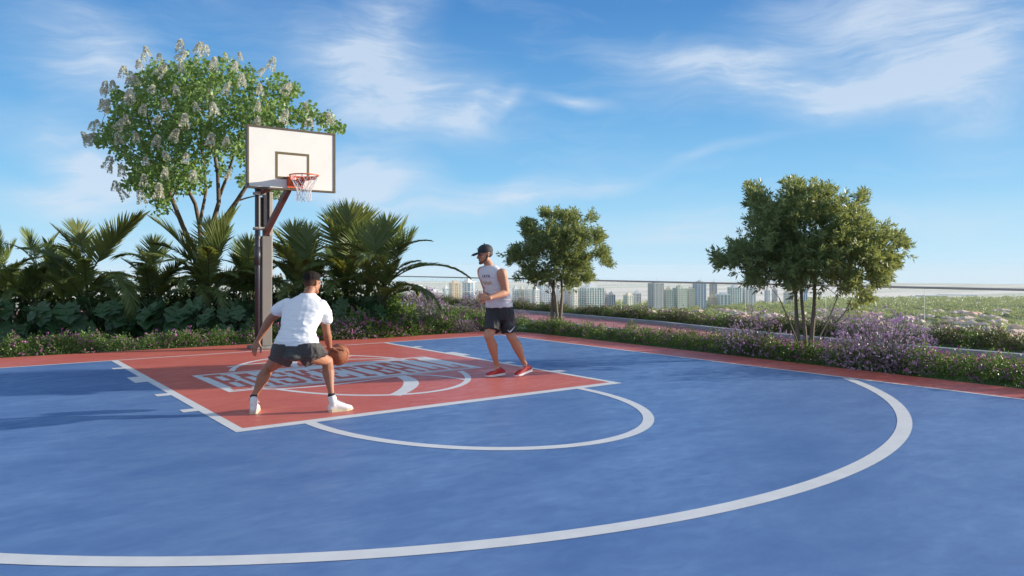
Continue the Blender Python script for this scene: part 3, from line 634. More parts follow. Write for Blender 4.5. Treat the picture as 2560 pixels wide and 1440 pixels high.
# ---- the tall flowering tree
M_leaf1 = leafmat('lilac_leaf', (.11, .21, .06), (.19, .30, .09), (.34, .48, .10), 1.2, transw=.3)
M_bark1 = mat('tree_bark', (.17, .12, .085), .9, var=.45, vscale=12, bump=.6, bscale=40, stretch=(1, 1, .25))
M_fl = leafmat('white_blossom', (.64, .64, .54), (.78, .77, .67), (.7, .7, .58), 6, rough=.8, transw=.4)
def big_tree():
    rg = np.random.default_rng(21); d0 = 20.0
    o = anchor('flowering_tree', 505, d0, 'tall multi stemmed tree with heart shaped leaves and white flower spikes behind the palms', 'tree')
    bl = [(480, 198, 70), (400, 190, 48), (560, 182, 48), (610, 205, 48), (355, 215, 40), (325, 280, 62), (420, 280, 85), (520, 270, 85), (620, 270, 70), (695, 225, 45), (735, 225, 22), (690, 290, 55), (765, 290, 38), (815, 305, 28), (845, 318, 20),
          (280, 335, 40), (252, 348, 22), (335, 370, 62), (430, 370, 82), (530, 350, 60), (600, 375, 45), (400, 445, 70), (345, 445, 36), (322, 462, 20), (480, 440, 52), (395, 500, 40), (560, 425, 22), (645, 330, 52), (695, 480, 22), (610, 450, 22), (292, 235, 20)]
    gate = lambda c: noise.noise(c*1.5+Vector((3, 7, 1))) > -.13
    C, N = blobsample(o, bl, 17500, d0, 2.3, rg, .35, gate)
    Nn = rg.normal(size=N.shape)*.8+np.array([0, 0, -.35]); V, Fq = leafcloud(C, Nn, .108, .82, rg)
    link('crown', npmesh('crown', V, Fq), M_leaf1, o)
    st = [[(508, 700), (480, 620), (457, 565), (429, 496), (405, 420), (380, 330), (360, 260)], [(505, 700), (503, 620), (499, 562), (488, 510), (467, 470), (455, 380), (450, 250)], [(515, 700), (522, 610), (533, 555), (547, 506), (544, 433), (530, 350), (520, 230)],
          [(520, 700), (535, 610), (551, 560), (592, 503), (632, 440), (680, 370), (720, 290)], [(545, 500), (568, 440), (590, 370), (610, 300)], [(499, 560), (515, 480), (510, 400), (480, 300)]]
    s = MB(); nodes = []
    for k, ln in enumerate(st):
        dd = [0, .3, -.3, .2, -.5, .5][k]; r = [.085, .08, .09, .095, .05, .05][k]; pts = [lp(o, u, v, d0+dd*(i/len(ln))*2.2) for i, (u, v) in enumerate(ln)]; n = len(pts)
        rs = [r*(1-.72*i/(n-1)) for i in range(n)]
        if k < 4: pts = [Vector((.0+.03*k, .05*k, 0))]+pts; rs = [.12]+rs
        s.tube(pts, rs, 8, cap=False); nodes += [(p, q) for p, q in zip(pts[2:], rs[2:])]
    T_ = C[rg.choice(len(C), 190, replace=False)]
    branches(s, nodes, T_, r0=.04, r1=.007, lift=.05)
    s.build('trunk', M_bark1, o, smooth=True)
    # flower spikes, three shapes shared
    fm = []
    for q in range(3):
        n = 260; z = rg.random(n)**.8; a = rg.uniform(0, 6.28, n); rr_ = .095*(1-z)**.6*(.8+.4*rg.random(n))+.008
        c = np.stack([np.cos(a)*rr_, np.sin(a)*rr_, z*.42], 1); V, Fq = leafcloud(c, np.stack([np.cos(a), np.sin(a), rg.uniform(-.2, .8, n)], 1), .055, .95, rg)
        fm.append(npmesh('flower_spike', V, Fq)); fm[-1].materials.append(M_fl)
    idx = []; 
    order = rg.permutation(len(C))
    for i in order:
        if N[i][1] > .35 or N[i][2] < -.15: continue
        if N[i][1] > .0 and N[i][2] < .6: continue
        if all(math.hypot(C[i][0]-C[j][0], C[i][2]-C[j][2]) > .40 for j in idx): idx.append(i)
        if len(idx) >= 92: break
    for k, i in enumerate(idx):
        f = bpy.data.objects.new('flower_spike', fm[k % 3]); COL.objects.link(f); f.parent = o; nb_ = C[(abs(C[:, 0]-C[i][0]) < .28) & (abs(C[:, 2]-C[i][2]) < .28)]; f.location = (C[i][0], (nb_[:, 1].min()-.04) if N[i][2] < .9 else C[i][1]-.1, C[i][2]-.20)
        f.rotation_euler = (rg.uniform(-.5, .5), rg.uniform(-.5, .5)+.5*N[i][0], rg.uniform(0, 6.28)); sc = rg.uniform(.5, .85); f.scale = (sc, sc, sc)
big_tree()
# ---- the two small umbrella shaped trees
M_leaf2 = leafmat('narrow_leaf', (.105, .16, .065), (.18, .245, .09), (.44, .48, .13), 1.6, transw=.32)
M_bark2 = mat('smooth_bark', (.21, .17, .125), .85, var=.4, vscale=9, bump=.4, stretch=(1, 1, .2))
def small_tree(u0, d0, blobs, stems, label, ntw, seed, depth, sc=1.0):
    rg = np.random.default_rng(seed); o = anchor('round_crowned_tree', u0, d0, label, 'tree')
    blobs = [(a_, b_+(8 if b_ < 600 else 0), c_*.92) for a_, b_, c_ in blobs]
    gate = lambda c: noise.noise(c*2.3+Vector((seed, 0, 2))) > -.3
    C, N = blobsample(o, blobs, ntw, d0, depth, rg, .25, gate)
    cen = C.mean(0); cen[2] -= .35
    D = (C-cen); D /= np.linalg.norm(D, axis=1, keepdims=True); D = D*.9+rg.normal(size=D.shape)*.45+np.array([0, 0, .35]); D /= np.linalg.norm(D, axis=1, keepdims=True)
    nl = 17; Ls = rg.uniform(.11, .21, len(C))*sc
    t_ = rg.random((len(C), nl)); P = C[:, None, :]+D[:, None, :]*(t_*Ls[:, None])[..., None]
    rad = rg.normal(size=P.shape); rad -= D[:, None, :]*(rad*D[:, None, :]).sum(-1, keepdims=True); rad /= np.linalg.norm(rad, axis=-1, keepdims=True)
    LD = rad*.75+D[:, None, :]*.7
    V, Fq = leafcloud(P.reshape(-1, 3), LD.reshape(-1, 3), .088*sc, .24, rg)
    link('crown', npmesh('crown', V, Fq), M_leaf2, o)
    s = MB(); nodes = []
    for ln, r, dd in stems:
        pts = [lp(o, u, v, d0+dd*i/len(ln)) for i, (u, v) in enumerate(ln)]; n = len(pts); rs = [r*(1-.45*i/(n-1)) for i in range(n)]
        pts[0].z = min(pts[0].z, -.02)
        s.tube(pts, rs, 8, cap=False); nodes += list(zip(pts[1:], rs[1:]))
    branches(s, nodes, C[rg.choice(len(C), 150, replace=False)], r0=.016*sc, r1=.003, lift=.03, sides=4)
    s.build('trunk', M_bark2, o, smooth=True); return o
small_tree(2012, 12.5, [(1990, 530, 62), (1925, 555, 58), (1895, 500, 34), (2060, 520, 55), (2125, 545, 52), (2110, 605, 78), (1950, 630, 80), (1865, 640, 50), (2040, 650, 80), (2165, 640, 52), (2195, 590, 36), (2235, 605, 22), (2255, 620, 12), (1820, 655, 28), (1795, 645, 10),
    (1900, 690, 34), (2110, 695, 40), (2185, 690, 36), (1990, 690, 50), (2150, 738, 22), (2130, 755, 12), (2000, 480, 28), (1975, 462, 10), (2050, 482, 26), (1885, 475, 12), (2150, 495, 14), (2215, 655, 30)],
    [([(2000, 896), (1993, 830), (1990, 760), (1988, 690)], .042, .1), ([(2016, 896), (2012, 830), (2005, 760), (2000, 680)], .038, -.1), ([(2024, 896), (2030, 830), (2036, 760), (2037, 690)], .046, .2),
     ([(2008, 896), (1988, 840), (1968, 790), (1948, 745)], .014, -.4), ([(2034, 894), (2050, 840), (2075, 790), (2095, 740)], .014, .5), ([(2034, 894), (2066, 830), (2110, 785), (2130, 745)], .012, -.3)],
    'large round crowned tree with several smooth stems rising from lilac shrubs at the right', 4300, 3, 1.05)
small_tree(1390, 17.6, [(1385, 590, 48), (1330, 575, 28), (1318, 560, 14), (1400, 550, 30), (1365, 535, 15), (1430, 545, 22), (1475, 545, 14), (1440, 600, 42), (1490, 590, 22), (1500, 640, 22), (1345, 630, 40), (1300, 640, 26), (1275, 650, 18), (1400, 650, 48), (1450, 655, 36),
    (1330, 680, 24), (1370, 690, 26), (1420, 695, 28), (1460, 690, 18), (1515, 660, 10), (1345, 700, 14), (1262, 640, 7), (1300, 695, 10)],
    [([(1384, 830), (1380, 790), (1382, 745), (1385, 700)], .05, .1), ([(1394, 830), (1392, 785), (1388, 740), (1376, 700)], .045, -.1), ([(1397, 830), (1402, 780), (1405, 740), (1404, 700)], .045, .2)],
    'smaller round crowned tree with twisted grey stems, right of the player in the cap', 2600, 4, .95)
# ---- palms
M_palm = leafmat('palm_leaf', (.07, .115, .035), (.13, .175, .05), (.44, .46, .08), .8, rough=.38, transw=.34)
M_palm2 = leafmat('palm_leaf_olive', (.10, .125, .035), (.15, .18, .05), (.42, .44, .09), .8, rough=.38, transw=.34)
M_pet = mat('palm_stalk', (.07, .09, .03), .6, var=.3, vscale=5)
def frond_mesh(bend, nleaf, spread, ll, seed, pet=.35, fold=.35, droop=.12):
    """unit frond: base at origin, tip on +Z one unit away; leaflets on both sides of a curved rib"""
    rg = np.random.default_rng(seed); n = 24; th = [bend*(i/n) for i in range(n+1)]; P = [Vector((0, 0, 0))]
    for i in range(n): P.append(P[-1]+Vector((0, -math.sin(th[i]), math.cos(th[i])))/n)
    ch = P[-1]; ang = math.atan2(-ch.y, ch.z); L_ = ch.length; M = Matrix.Rotation(-ang, 3, 'X')*(1/L_)
    P = [M @ p for p in P]
    V = []; Fc = []
    for side in (-1, 1):
        for k in range(nleaf):
            s = pet+(1-pet)*((k+.5*(side > 0))/nleaf)**.9; i = min(n-1, int(s*n)); f = s*n-i; c = P[i].lerp(P[i+1], f); tg = (P[i+1]-P[i]).normalized()
            q = (s-pet)/(1-pet); a = R(spread)*(1-q)**.8+R(9)+rg.normal()*.035; nm = tg.cross(Vector((1, 0, 0))).normalized()
            if nm.y > 0: nm = -nm
            d = (tg*math.cos(a)+Vector((side, 0, 0))*math.sin(a)-nm*fold*math.sin(a)*.6).normalized()
            l = ll*(.55+.45*math.sin(math.pi*min(1, .15+q*.8)))*rg.uniform(.88, 1.08)*(1-.35*q); w = .0135*rg.uniform(.75, 1.25)
            wd = (d.cross(nm)+nm*rg.normal()*.35).normalized(); pts = []
            g = nm*0
            for j, (sj, wj) in enumerate(((0, .8), (.28, 1.), (.68, .58), (1, .04))):
                cc = c+d*l*sj+Vector((0, nm.y*.5, -1)).normalized()*(-0)+(M @ Vector((0, 0, -1))).normalized()*droop*l*sj*sj*rg.uniform(.6, 1.5)
                pts += [cc+wd*w*wj, cc-wd*w*wj]
            b = len(V); V += pts; Fc += [(b, b+2, b+3, b+1), (b+2, b+4, b+5, b+3), (b+4, b+6, b+7, b+5)]
    s = MB(); s.tube(P, [.011*(1-.8*i/n) for i in range(n+1)], 5, cap=False)
    nb = len(V); V = [tuple(v) for v in V]+s.v; F_ = Fc+[tuple(i+nb for i in f) for f in s.f]
    me = bpy.data.meshes.new('frond'); me.from_pydata(V, [], F_); me.update(); me.polygons.foreach_set('material_index', [0]*len(Fc)+[1]*len(s.f)); return me
FR = {}
for key, args in {'fan': (.25, 30, 62, .56, 1, .50, .22, .02), 'fan2': (.45, 30, 70, .55, 2, .50, .30, .05), 'arch': (1.5, 44, 58, .30, 3, .30, .5, .22), 'arch2': (1.9, 44, 52, .28, 4, .28, .5, .3), 'droop': (2.3, 36, 45, .36, 5, .25, .5, .35), 'vee': (.6, 42, 50, .44, 6, .25, .6, .08)}.items():
    for o_, mt in (('', M_palm), ('o', M_palm2)):
        me = frond_mesh(*args); me.materials.append(mt); me.materials.append(M_pet); FR[key+o_] = me
def place_frond(o, base, tip, kind, roll=0.0):
    """base, tip in the palm's frame; the concave side of the rib turns to the ground"""
    d = tip-base; Lg = d.length; z = d.normalized(); up = Vector((0, 0, 1))
    y = up-z*up.dot(z)
    if y.length < .25: y = Vector((0, -1, .2))-z*Vector((0, -1, .2)).dot(z)
    y = y.normalized(); x = y.cross(z); M = Matrix((x, y, z)).transposed()
    M = M @ Matrix.Rotation(roll, 3, 'Z')
    f = bpy.data.objects.new('frond', FR[kind]); COL.objects.link(f); f.parent = o
    f.location = base; f.rotation_mode = 'QUATERNION'; f.rotation_quaternion = M.to_quaternion(); 
    if kind[:3] in ('fan', 'vee'): Lg *= .80 if kind[0] == 'f' else .88
    f.scale = (Lg, Lg, Lg); return f
M_ptr = mat('palm_trunk', (.10, .08, .05), .95, var=.5, vscale=10, bump=.8, bscale=30)
def palm(u0, d0, fr, label, seed, nfill=10, h=.7, spread=75):
    rg = random.Random(seed); o = anchor('fan_palm', u0, d0, label, 'palm')
    s = MB().tube([(0, 0, -.02), (.02, 0, h*.5), (0, 0, h)], [.10, .08, .06], 8); s.build('trunk', M_ptr, o, smooth=True)
    for k, (bu, bv, tu, tv, kind, dd, roll) in enumerate(fr):
        b = lp(o, bu, bv, d0+dd*.15); place_frond(o, b, lp(o, tu, tv, d0+dd), kind, roll)
    nfill += 6
    for k in range(nfill):
        a = 2*math.pi*(k+rg.random()*.7)/nfill; e = rg.choice((.15, .35, .55, .0, .75)); ln = rg.uniform(1.0, 1.65)
        tip = Vector((math.cos(a)*math.cos(e)*ln, math.sin(a)*math.cos(e)*ln, h+.05+math.sin(e)*ln))
        place_frond(o, Vector((math.cos(a)*.04, math.sin(a)*.04, h-.1)), tip, rg.choice(('arch', 'arch2', 'vee', 'droop', 'archo', 'arch')), rg.uniform(-.4, .4))
    return o
palm(215, 16.6, [(216, 705, 128, 553, 'veeo', -.2, .2), (216, 700, 188, 538, 'fano', .3, 0), (216, 705, 366, 521, 'veeo', .0, -.3), (218, 700, 275, 560, 'vee', .4, 0), (236, 705, 330, 790, 'droop', -.9, 0), (250, 700, 340, 765, 'arch2', -.5, 0), (200, 710, 110, 640, 'arch', -.5, 0), (160, 800, 118, 590, 'vee', .2, 0)],
     'broad palm at the left end whose longest frond reaches up towards the flowering tree', 1, 9, .75)
palm(90, 17.2, [(100, 700, 60, 560, 'fan', 0, 0), (110, 700, 150, 570, 'veeo', .2, 0), (90, 700, 20, 610, 'arch', -.2, 0), (100, 710, 150, 680, 'arch2', -.6, 0)], 'dark palm at the far left edge of the planting', 2, 8, .7)
palm(0, 17.6, [(0, 720, -40, 580, 'fan', 0, 0), (0, 720, 40, 585, 'fan2', .1, 0), (0, 720, 80, 660, 'arch', -.3, 0), (0, 720, -10, 560, 'vee', .2, 0)], 'palm partly cut by the left edge of the view', 12, 9, .7)
palm(385, 17.4, [(386, 720, 382, 578, 'fan', .1, 0), (384, 720, 338, 603, 'fan2', -.2, .2), (388, 720, 432, 592, 'fan2', .2, -.2), (380, 730, 300, 640, 'veeo', -.3, 0), (390, 730, 480, 640, 'veeo', -.3, 0), (390, 720, 330, 665, 'arch2', -.8, 0), (395, 720, 520, 770, 'arch2', -.8, 0)],
     'small palm with one round upright fan, left of the V shaped palm', 3, 8, .7)
palm(520, 16.9, [(520, 725, 368, 528, 'veeo', .0, .3), (520, 725, 592, 508, 'veeo', .1, -.3), (520, 725, 577, 556, 'vee', -.3, 0), (518, 720, 450, 570, 'veeo', -.3, .3), (520, 720, 530, 530, 'fano', .5, 0), (470, 720, 515, 775, 'droop', -.7, 0), (500, 740, 566, 790, 'droop', -.8, 0), (515, 730, 430, 690, 'arch2', -.7, 0)],
     'tall palm whose fronds open in a V below the stems of the flowering tree', 4, 8, .9)
palm(625, 17.8, [(622, 740, 590, 585, 'fan2', .2, 0), (625, 740, 622, 575, 'fan', -.1, 0), (628, 740, 660, 600, 'fan2', .3, 0), (630, 720, 610, 745, 'droop', -.8, 0), (620, 730, 560, 650, 'arch', -.4, 0)], 'palm directly behind the hoop post', 5, 8, .8)
palm(758, 17.2, [(757, 725, 676, 556, 'fan2', -.1, .2), (757, 725, 728, 538, 'fano', .2, 0), (758, 725, 772, 545, 'fan', .1, 0), (758, 725, 797, 562, 'fano', .3, -.2), (750, 730, 700, 762, 'droop', -.8, 0), (756, 725, 668, 640, 'arch', -.5, 0), (760, 725, 690, 600, 'veeo', .4, 0), (765, 730, 800, 640, 'vee', -.5, 0)],
     'dark palm between the hoop post and the tallest palm', 6, 8, .85)
palm(866, 17.7, [(866, 725, 806, 518, 'fan2', .0, .25), (866, 720, 840, 500, 'fan', .3, 0), (866, 720, 874, 488, 'fan', -.1, 0), (868, 722, 914, 500, 'fan', .2, -.1), (868, 724, 928, 530, 'fan2', -.2, -.2), (870, 735, 820, 640, 'arch', -.6, 0), (870, 735, 920, 650, 'arch2', -.7, 0), (866, 725, 850, 560, 'vee', -.5, 0)],
     'tallest palm with a big upright fan right of the backboard', 7, 9, .95)
palm(955, 17.0, [(958, 728, 926, 538, 'fan2', .0, .2), (958, 725, 968, 522, 'fan', .3, 0), (958, 725, 1022, 526, 'fan', .1, 0), (958, 728, 1044, 552, 'fan2', -.1, -.2), (950, 710, 1070, 601, 'archo', -.1, 0), (955, 725, 1166, 688, 'arch', .2, 0), (955, 735, 1106, 782, 'arch2', -.4, 0), (950, 735, 880, 690, 'arch2', -.7, 0), (958, 730, 1000, 640, 'vee', -.5, 0)],
     'rightmost palm with long fronds arching over the skyline', 8, 8, .8)
# ---- big leaved shade plants (slotted leaves)
M_mon = leafmat('slotted_leaf', (.020, .060, .022), (.045, .105, .035), (.08, .14, .04), 2, rough=.35, transw=.12)
def slot_leaf():
    V = []; Fc = []; n = 5            # leaf lies in XZ, stalk joint at origin, tip towards -Z, curved back
    def shp(q): return .5*(math.sin(math.pi*min(1, q*.93+.07))**.62)*(1.0 if q < .5 else 1-.25*(q-.5))
    for side in (-1, 1):
        for k in range(n):
            q0, q1 = k/n, (k+.58)/n if 1 <= k < n-1 else (k+1)/n
            z0, z1 = .17-1.12*q0, .17-1.12*q1; zr0, zr1 = -.95*q0, -.95*(k+1)/n
            w0, w1 = shp(q0), shp(q1); dz = .10
            def C(x, z, k=k): return (side*x, -.22*x*x*1.6+.10*math.cos(z*3)-.10+(x*(.16 if k % 2 else -.10)), z)
            b = len(V); m0, m1 = (zr0+z0)/2, (zr1+z1)/2
            V += [C(.006, zr0), C(w0*.55, m0-.0), C(w0, z0-dz*.4), C(w1, z1-dz), C(w1*.55, m1-dz*.2), C(.006, zr1), C(w1*.26, zr1-.0), C(w0*.26, zr0)]
            Fc += [(b, b+7, b+6, b+5), (b+7, b+1, b+4, b+6), (b+1, b+2, b+3, b+4)]
    V = np.array(V); sc = 1.0
    Fn = [f if f[0] < len(V)//2 else f[::-1] for f in Fc]
    me = bpy.data.meshes.new('slotted_leaf'); me.from_pydata([tuple(v) for v in V], [], Fn); me.update(); me.materials.append(M_mon); me.polygons.foreach_set('use_smooth', np.ones(len(Fn), bool)); return me
ML = slot_leaf()
def slotted(u, d, n, label, seed, sc=1.0, h=.62):
    rg = random.Random(seed); o = anchor('slotted_leaf_plant', u, d, label, 'plant', 'slotted leaf plants under the palms'); s = MB()
    n += 5
    for k in range(n):
        a = math.pi*(1.0+(k+.5)/n)+rg.uniform(-.25, .25) if k < n*.7 else rg.uniform(0, 6.28)
        r = rg.uniform(.22, .62); z = h*rg.uniform(.45, 1.3); p = Vector((math.cos(a)*r*1.15, math.sin(a)*r*.8, z))
        s.tube([(0, 0, 0), p*.5+Vector((0, 0, .12)), p+Vector((0, 0, .03))], [.012, .009, .006], 5, cap=False)
        f = bpy.data.objects.new('leaf', ML); COL.objects.link(f); f.parent = o; f.location = p; q = rg.uniform(.30, .50)*sc; f.scale = (q, q, q)
        f.rotation_euler = (rg.uniform(-.75, .05), rg.uniform(-.5, .5), a+math.pi/2+rg.uniform(-.5, .5))
    s.build('stalk', M_pet, o)
for i, (u, d, n, w_) in enumerate([(60, 15.9, 9, 'outermost slotted leaf plant at the left edge of the bed'), (150, 15.7, 11, 'slotted leaf plant under the broad left palm'), (245, 15.9, 10, 'slotted leaf plant right of the one under the broad left palm'), (330, 16.1, 10, 'slotted leaf plant behind the tallest clump of magenta flowers'), (412, 16.0, 12, 'largest slotted leaf plant, with long pale stalks, below the small round fan palm'),
    (490, 16.2, 10, 'slotted leaf plant left of the stem of the V shaped palm'), (560, 16.0, 11, 'slotted leaf plant right of the V shaped palm'), (628, 16.6, 9, 'slotted leaf plant just left of the hoop post'), (705, 16.5, 9, 'slotted leaf plant right of the hoop post behind the dribbling player'), (905, 16.6, 9, 'rightmost slotted leaf plant, below the rightmost palm')]):
    slotted(u, d, n, w_, 40+i, 1.0+.15*(i == 4))
# ---- leafy understorey shrubs
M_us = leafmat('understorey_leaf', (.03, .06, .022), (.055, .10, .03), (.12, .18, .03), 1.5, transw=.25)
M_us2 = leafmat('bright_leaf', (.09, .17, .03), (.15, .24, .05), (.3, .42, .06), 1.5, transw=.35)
def shrub_mesh(seed, n, r, h, ls, m, asp=.6, name='foliage'):
    rg = np.random.default_rng(seed); q = rg.normal(size=(n, 3)); q /= np.linalg.norm(q, axis=1, keepdims=True); q[:, 2] = np.abs(q[:, 2])
    az_ = np.arctan2(q[:, 1], q[:, 0]); bump = 1+.16*np.sin(az_*3+seed)+.12*np.sin(az_*7+seed*2)*q[:, 2]+.10*np.sin(q[:, 2]*9+az_*2)
    k = (rg.uniform(.45, 1.0, n)**.6)*bump
    C = q*k[:, None]*np.array([r, r, h]); V, Fq = leafcloud(C, q+rg.normal(size=q.shape)*.6+np.array([0, 0, .2]), ls, asp, rg); me = npmesh(name, V, Fq); me.materials.append(m); return me, C, q, k
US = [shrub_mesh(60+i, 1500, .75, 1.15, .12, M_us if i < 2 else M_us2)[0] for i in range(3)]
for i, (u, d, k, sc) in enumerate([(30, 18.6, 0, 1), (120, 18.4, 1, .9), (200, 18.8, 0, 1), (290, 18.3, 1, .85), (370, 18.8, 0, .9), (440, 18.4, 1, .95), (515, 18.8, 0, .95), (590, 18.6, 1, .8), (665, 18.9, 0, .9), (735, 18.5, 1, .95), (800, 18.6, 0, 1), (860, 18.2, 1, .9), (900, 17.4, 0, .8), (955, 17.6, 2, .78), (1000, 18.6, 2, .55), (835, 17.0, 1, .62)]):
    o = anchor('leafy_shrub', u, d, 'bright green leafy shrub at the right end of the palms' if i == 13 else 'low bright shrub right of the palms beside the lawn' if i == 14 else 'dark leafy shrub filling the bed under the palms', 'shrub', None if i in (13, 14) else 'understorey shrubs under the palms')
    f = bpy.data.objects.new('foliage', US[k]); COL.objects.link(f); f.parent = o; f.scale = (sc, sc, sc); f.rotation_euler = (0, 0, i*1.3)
    s = MB(); rg_ = random.Random(i)
    for q in range(5): a = q*1.3; s.tube([(0, 0, -.01), (math.cos(a)*.2*sc, math.sin(a)*.2*sc, .4*sc), (math.cos(a)*.45*sc, math.sin(a)*.45*sc, .8*sc)], [.02, .014, .006], 5, cap=False)
    s.build('stem', M_bark1, o)
# ---- low flowering hedge plants
M_h1 = leafmat('hedge_leaf', (.085, .15, .045), (.14, .22, .06), (.2, .3, .06), 4, transw=.3)
M_h2 = leafmat('hedge_leaf_olive', (.075, .10, .04), (.12, .14, .06), (.18, .2, .06), 4, transw=.3)
M_mag = leafmat('magenta_petal', (.45, .09, .40), (.60, .20, .55), (.4, .08, .3), 6, transw=.3)
M_lil = leafmat('lilac_petal', (.38, .26, .44), (.58, .42, .60), (.4, .22, .4), 6, transw=.3)
M_sil = leafmat('silvery_leaf', (.19, .19, .17), (.30, .27, .28), (.12, .12, .1), 4, transw=.2)
M_twig = mat('twig', (.09, .07, .05), .9)
def flowers(C, q, k, n, size, seed, m, name='blossom', cl=5, top=.0):
    rg = np.random.default_rng(seed); ok = np.where((k > .82) & (q[:, 2] > top))[0]; ix = rg.choice(ok, min(n, len(ok)), replace=False)
    P = np.repeat(C[ix]*1.05, cl, 0)+rg.normal(size=(len(ix)*cl, 3))*size*.35; P[:, 2] = np.maximum(P[:, 2]+size*.4, .02)
    D = np.repeat(q[ix], cl, 0)*.6+rg.normal(size=P.shape)*.6+np.array([0, 0, .5]); V, Fq = leafcloud(P, D, size, .8, rg); me = npmesh(name, V, Fq); me.materials.append(m); return me
HV = []
for i in range(6):
    r, h_ = .30+.03*(i % 3), .30+.03*((i*2) % 3); me, C, q, k = shrub_mesh(200+i, 1500, r, h_, .04, M_h1 if i < 4 else M_h2, .5)
    fl_ = flowers(C, q, k, 36 if i < 4 else 10, .026, 300+i, M_mag); HV.append((me, fl_))
MIX = []
for i in range(4):
    rg = np.random.default_rng(400+i); n = 1500; q = rg.normal(size=(n, 3)); q /= np.linalg.norm(q, axis=1, keepdims=True); q[:, 2] = np.abs(q[:, 2])
    k = rg.uniform(.3, 1.12, n); C = q*k[:, None]*np.array([.50, .50, .62]); V, Fq = leafcloud(C, q+rg.normal(size=q.shape)*.5+np.array([0, 0, .5]), .042, .3, rg); a = npmesh('foliage', V, Fq); a.materials.append(M_sil)
    b = flowers(C, q, k, 260, .027, 500+i, M_lil, cl=4); s = MB()
    for j in range(34):
        d = q[j]*np.array([.47, .47, .6]); s.tube([(0, 0, 0), tuple(d*.5+np.array([0, 0, .08])), tuple(d)], [.006, .004, .002], 3, cap=False)
    MIX.append((a, b, s.mesh('twig'))); MIX[-1][2].materials.append(M_twig)
def bush(name, p, parts, sc, rz, label, group=None, zs=1.0):
    o = empty(name, p, rz, label, 'shrub', group); o.scale = (sc, sc, sc*zs)
    for nm, me in parts:
        c = bpy.data.objects.new(nm, me); COL.objects.link(c); c.parent = o
    return o
rn = random.Random(9)
def along(pts, step):
    out = []; acc = 0
    for a, b in zip(pts, pts[1:]):
        a, b = Vector(a), Vector(b); L_ = (b-a).length; d = (b-a)/L_
        while acc < L_: out.append((a+d*acc, Vector((d.y, -d.x)))); acc += step
        acc -= L_
    return out
def hedge(pts, step, off, name, label, group, kinds, smin, smax, jit=.06):
    for p, n in along(pts, step):
        q = p+n*off+Vector((rn.uniform(-jit, jit), rn.uniform(-jit, jit))); v = HV[rn.choice(kinds)]; sc = rn.uniform(smin, smax)
        bush(name, (q.x, q.y, -.002), (('foliage', v[0]), ('blossom', v[1])), sc, rn.uniform(0, 6.28), label, group, rn.uniform(.85, 1.15))
e1 = [(-3.5, 15.35), (1.4, 15.3), (5.2, 15.05)]; e2 = [(5.2, 15.05), (7.3, 14.8), (9.9, 14.95), (10.6, 14.6)]
hedge(e1, .40, 0, 'flowering_shrub', 'low green shrub dotted with magenta flowers in the row edging the left of the court', 'magenta flowering shrubs left of the court', (0, 1, 2, 3), .72, 1.0)
hedge(e1, .55, -.38, 'flowering_shrub', 'low green shrub dotted with magenta flowers in the row edging the left of the court', 'magenta flowering shrubs left of the court', (0, 1, 2, 3), .6, 1.05)
hedge(e2, .42, 0, 'flowering_shrub', 'bushy magenta flowering shrub by the far corner of the court', 'magenta flowering shrubs at the far corner', (0, 1, 2, 3), .95, 1.35)
hedge(e2, .5, -.5, 'flowering_shrub', 'bushy magenta flowering shrub by the far corner of the court', 'magenta flowering shrubs at the far corner', (0, 1, 2, 3), 1.0, 1.45)
r1 = [(11.0, 14.3), (11.1, 8.5)]; r2 = [(11.05, 8.4), (11.0, 2.5)]
hedge(r1, .42, 0, 'flowering_shrub', 'green magenta flowering shrub in the bed between court and running path', 'magenta flowering shrubs beside the running path', (0, 1, 2, 3), .68, .92)
hedge(r1, .46, -.30, 'flowering_shrub', 'green magenta flowering shrub in the bed between court and running path', 'magenta flowering shrubs beside the running path', (0, 1, 2, 3, 4), .62, .9)
hedge(r2, .42, 0, 'flowering_shrub', 'larger magenta flowering shrub at the near right end of the bed', 'magenta flowering shrubs at the near right', (0, 1, 2, 3), .85, 1.1)
hedge(r2, .5, -.4, 'flowering_shrub', 'larger magenta flowering shrub at the near right end of the bed', 'magenta flowering shrubs at the near right', (0, 1, 2, 3), .62, .85)
g1 = [(15.35, 1), (15.35, 31)]
hedge(g1, .44, 0, 'hedge_shrub', 'dark olive shrub in the row against the glass railing', 'olive shrubs along the glass railing', (4, 5, 4, 5, 1), .75, 1.05)
hedge(g1, .6, .35, 'hedge_shrub', 'dark olive shrub in the row against the glass railing', 'olive shrubs along the glass railing', (4, 5), .7, 1.0)
hedge([(11.4, 17.2), (12.3, 18.5), (12.3, 22.5), (11.4, 25.5)], .5, 0, 'flowering_shrub', 'green shrub bordering the lawn by the bend of the running path', 'shrubs at the bend of the running path', (1, 4, 2, 5), .7, 1.0)
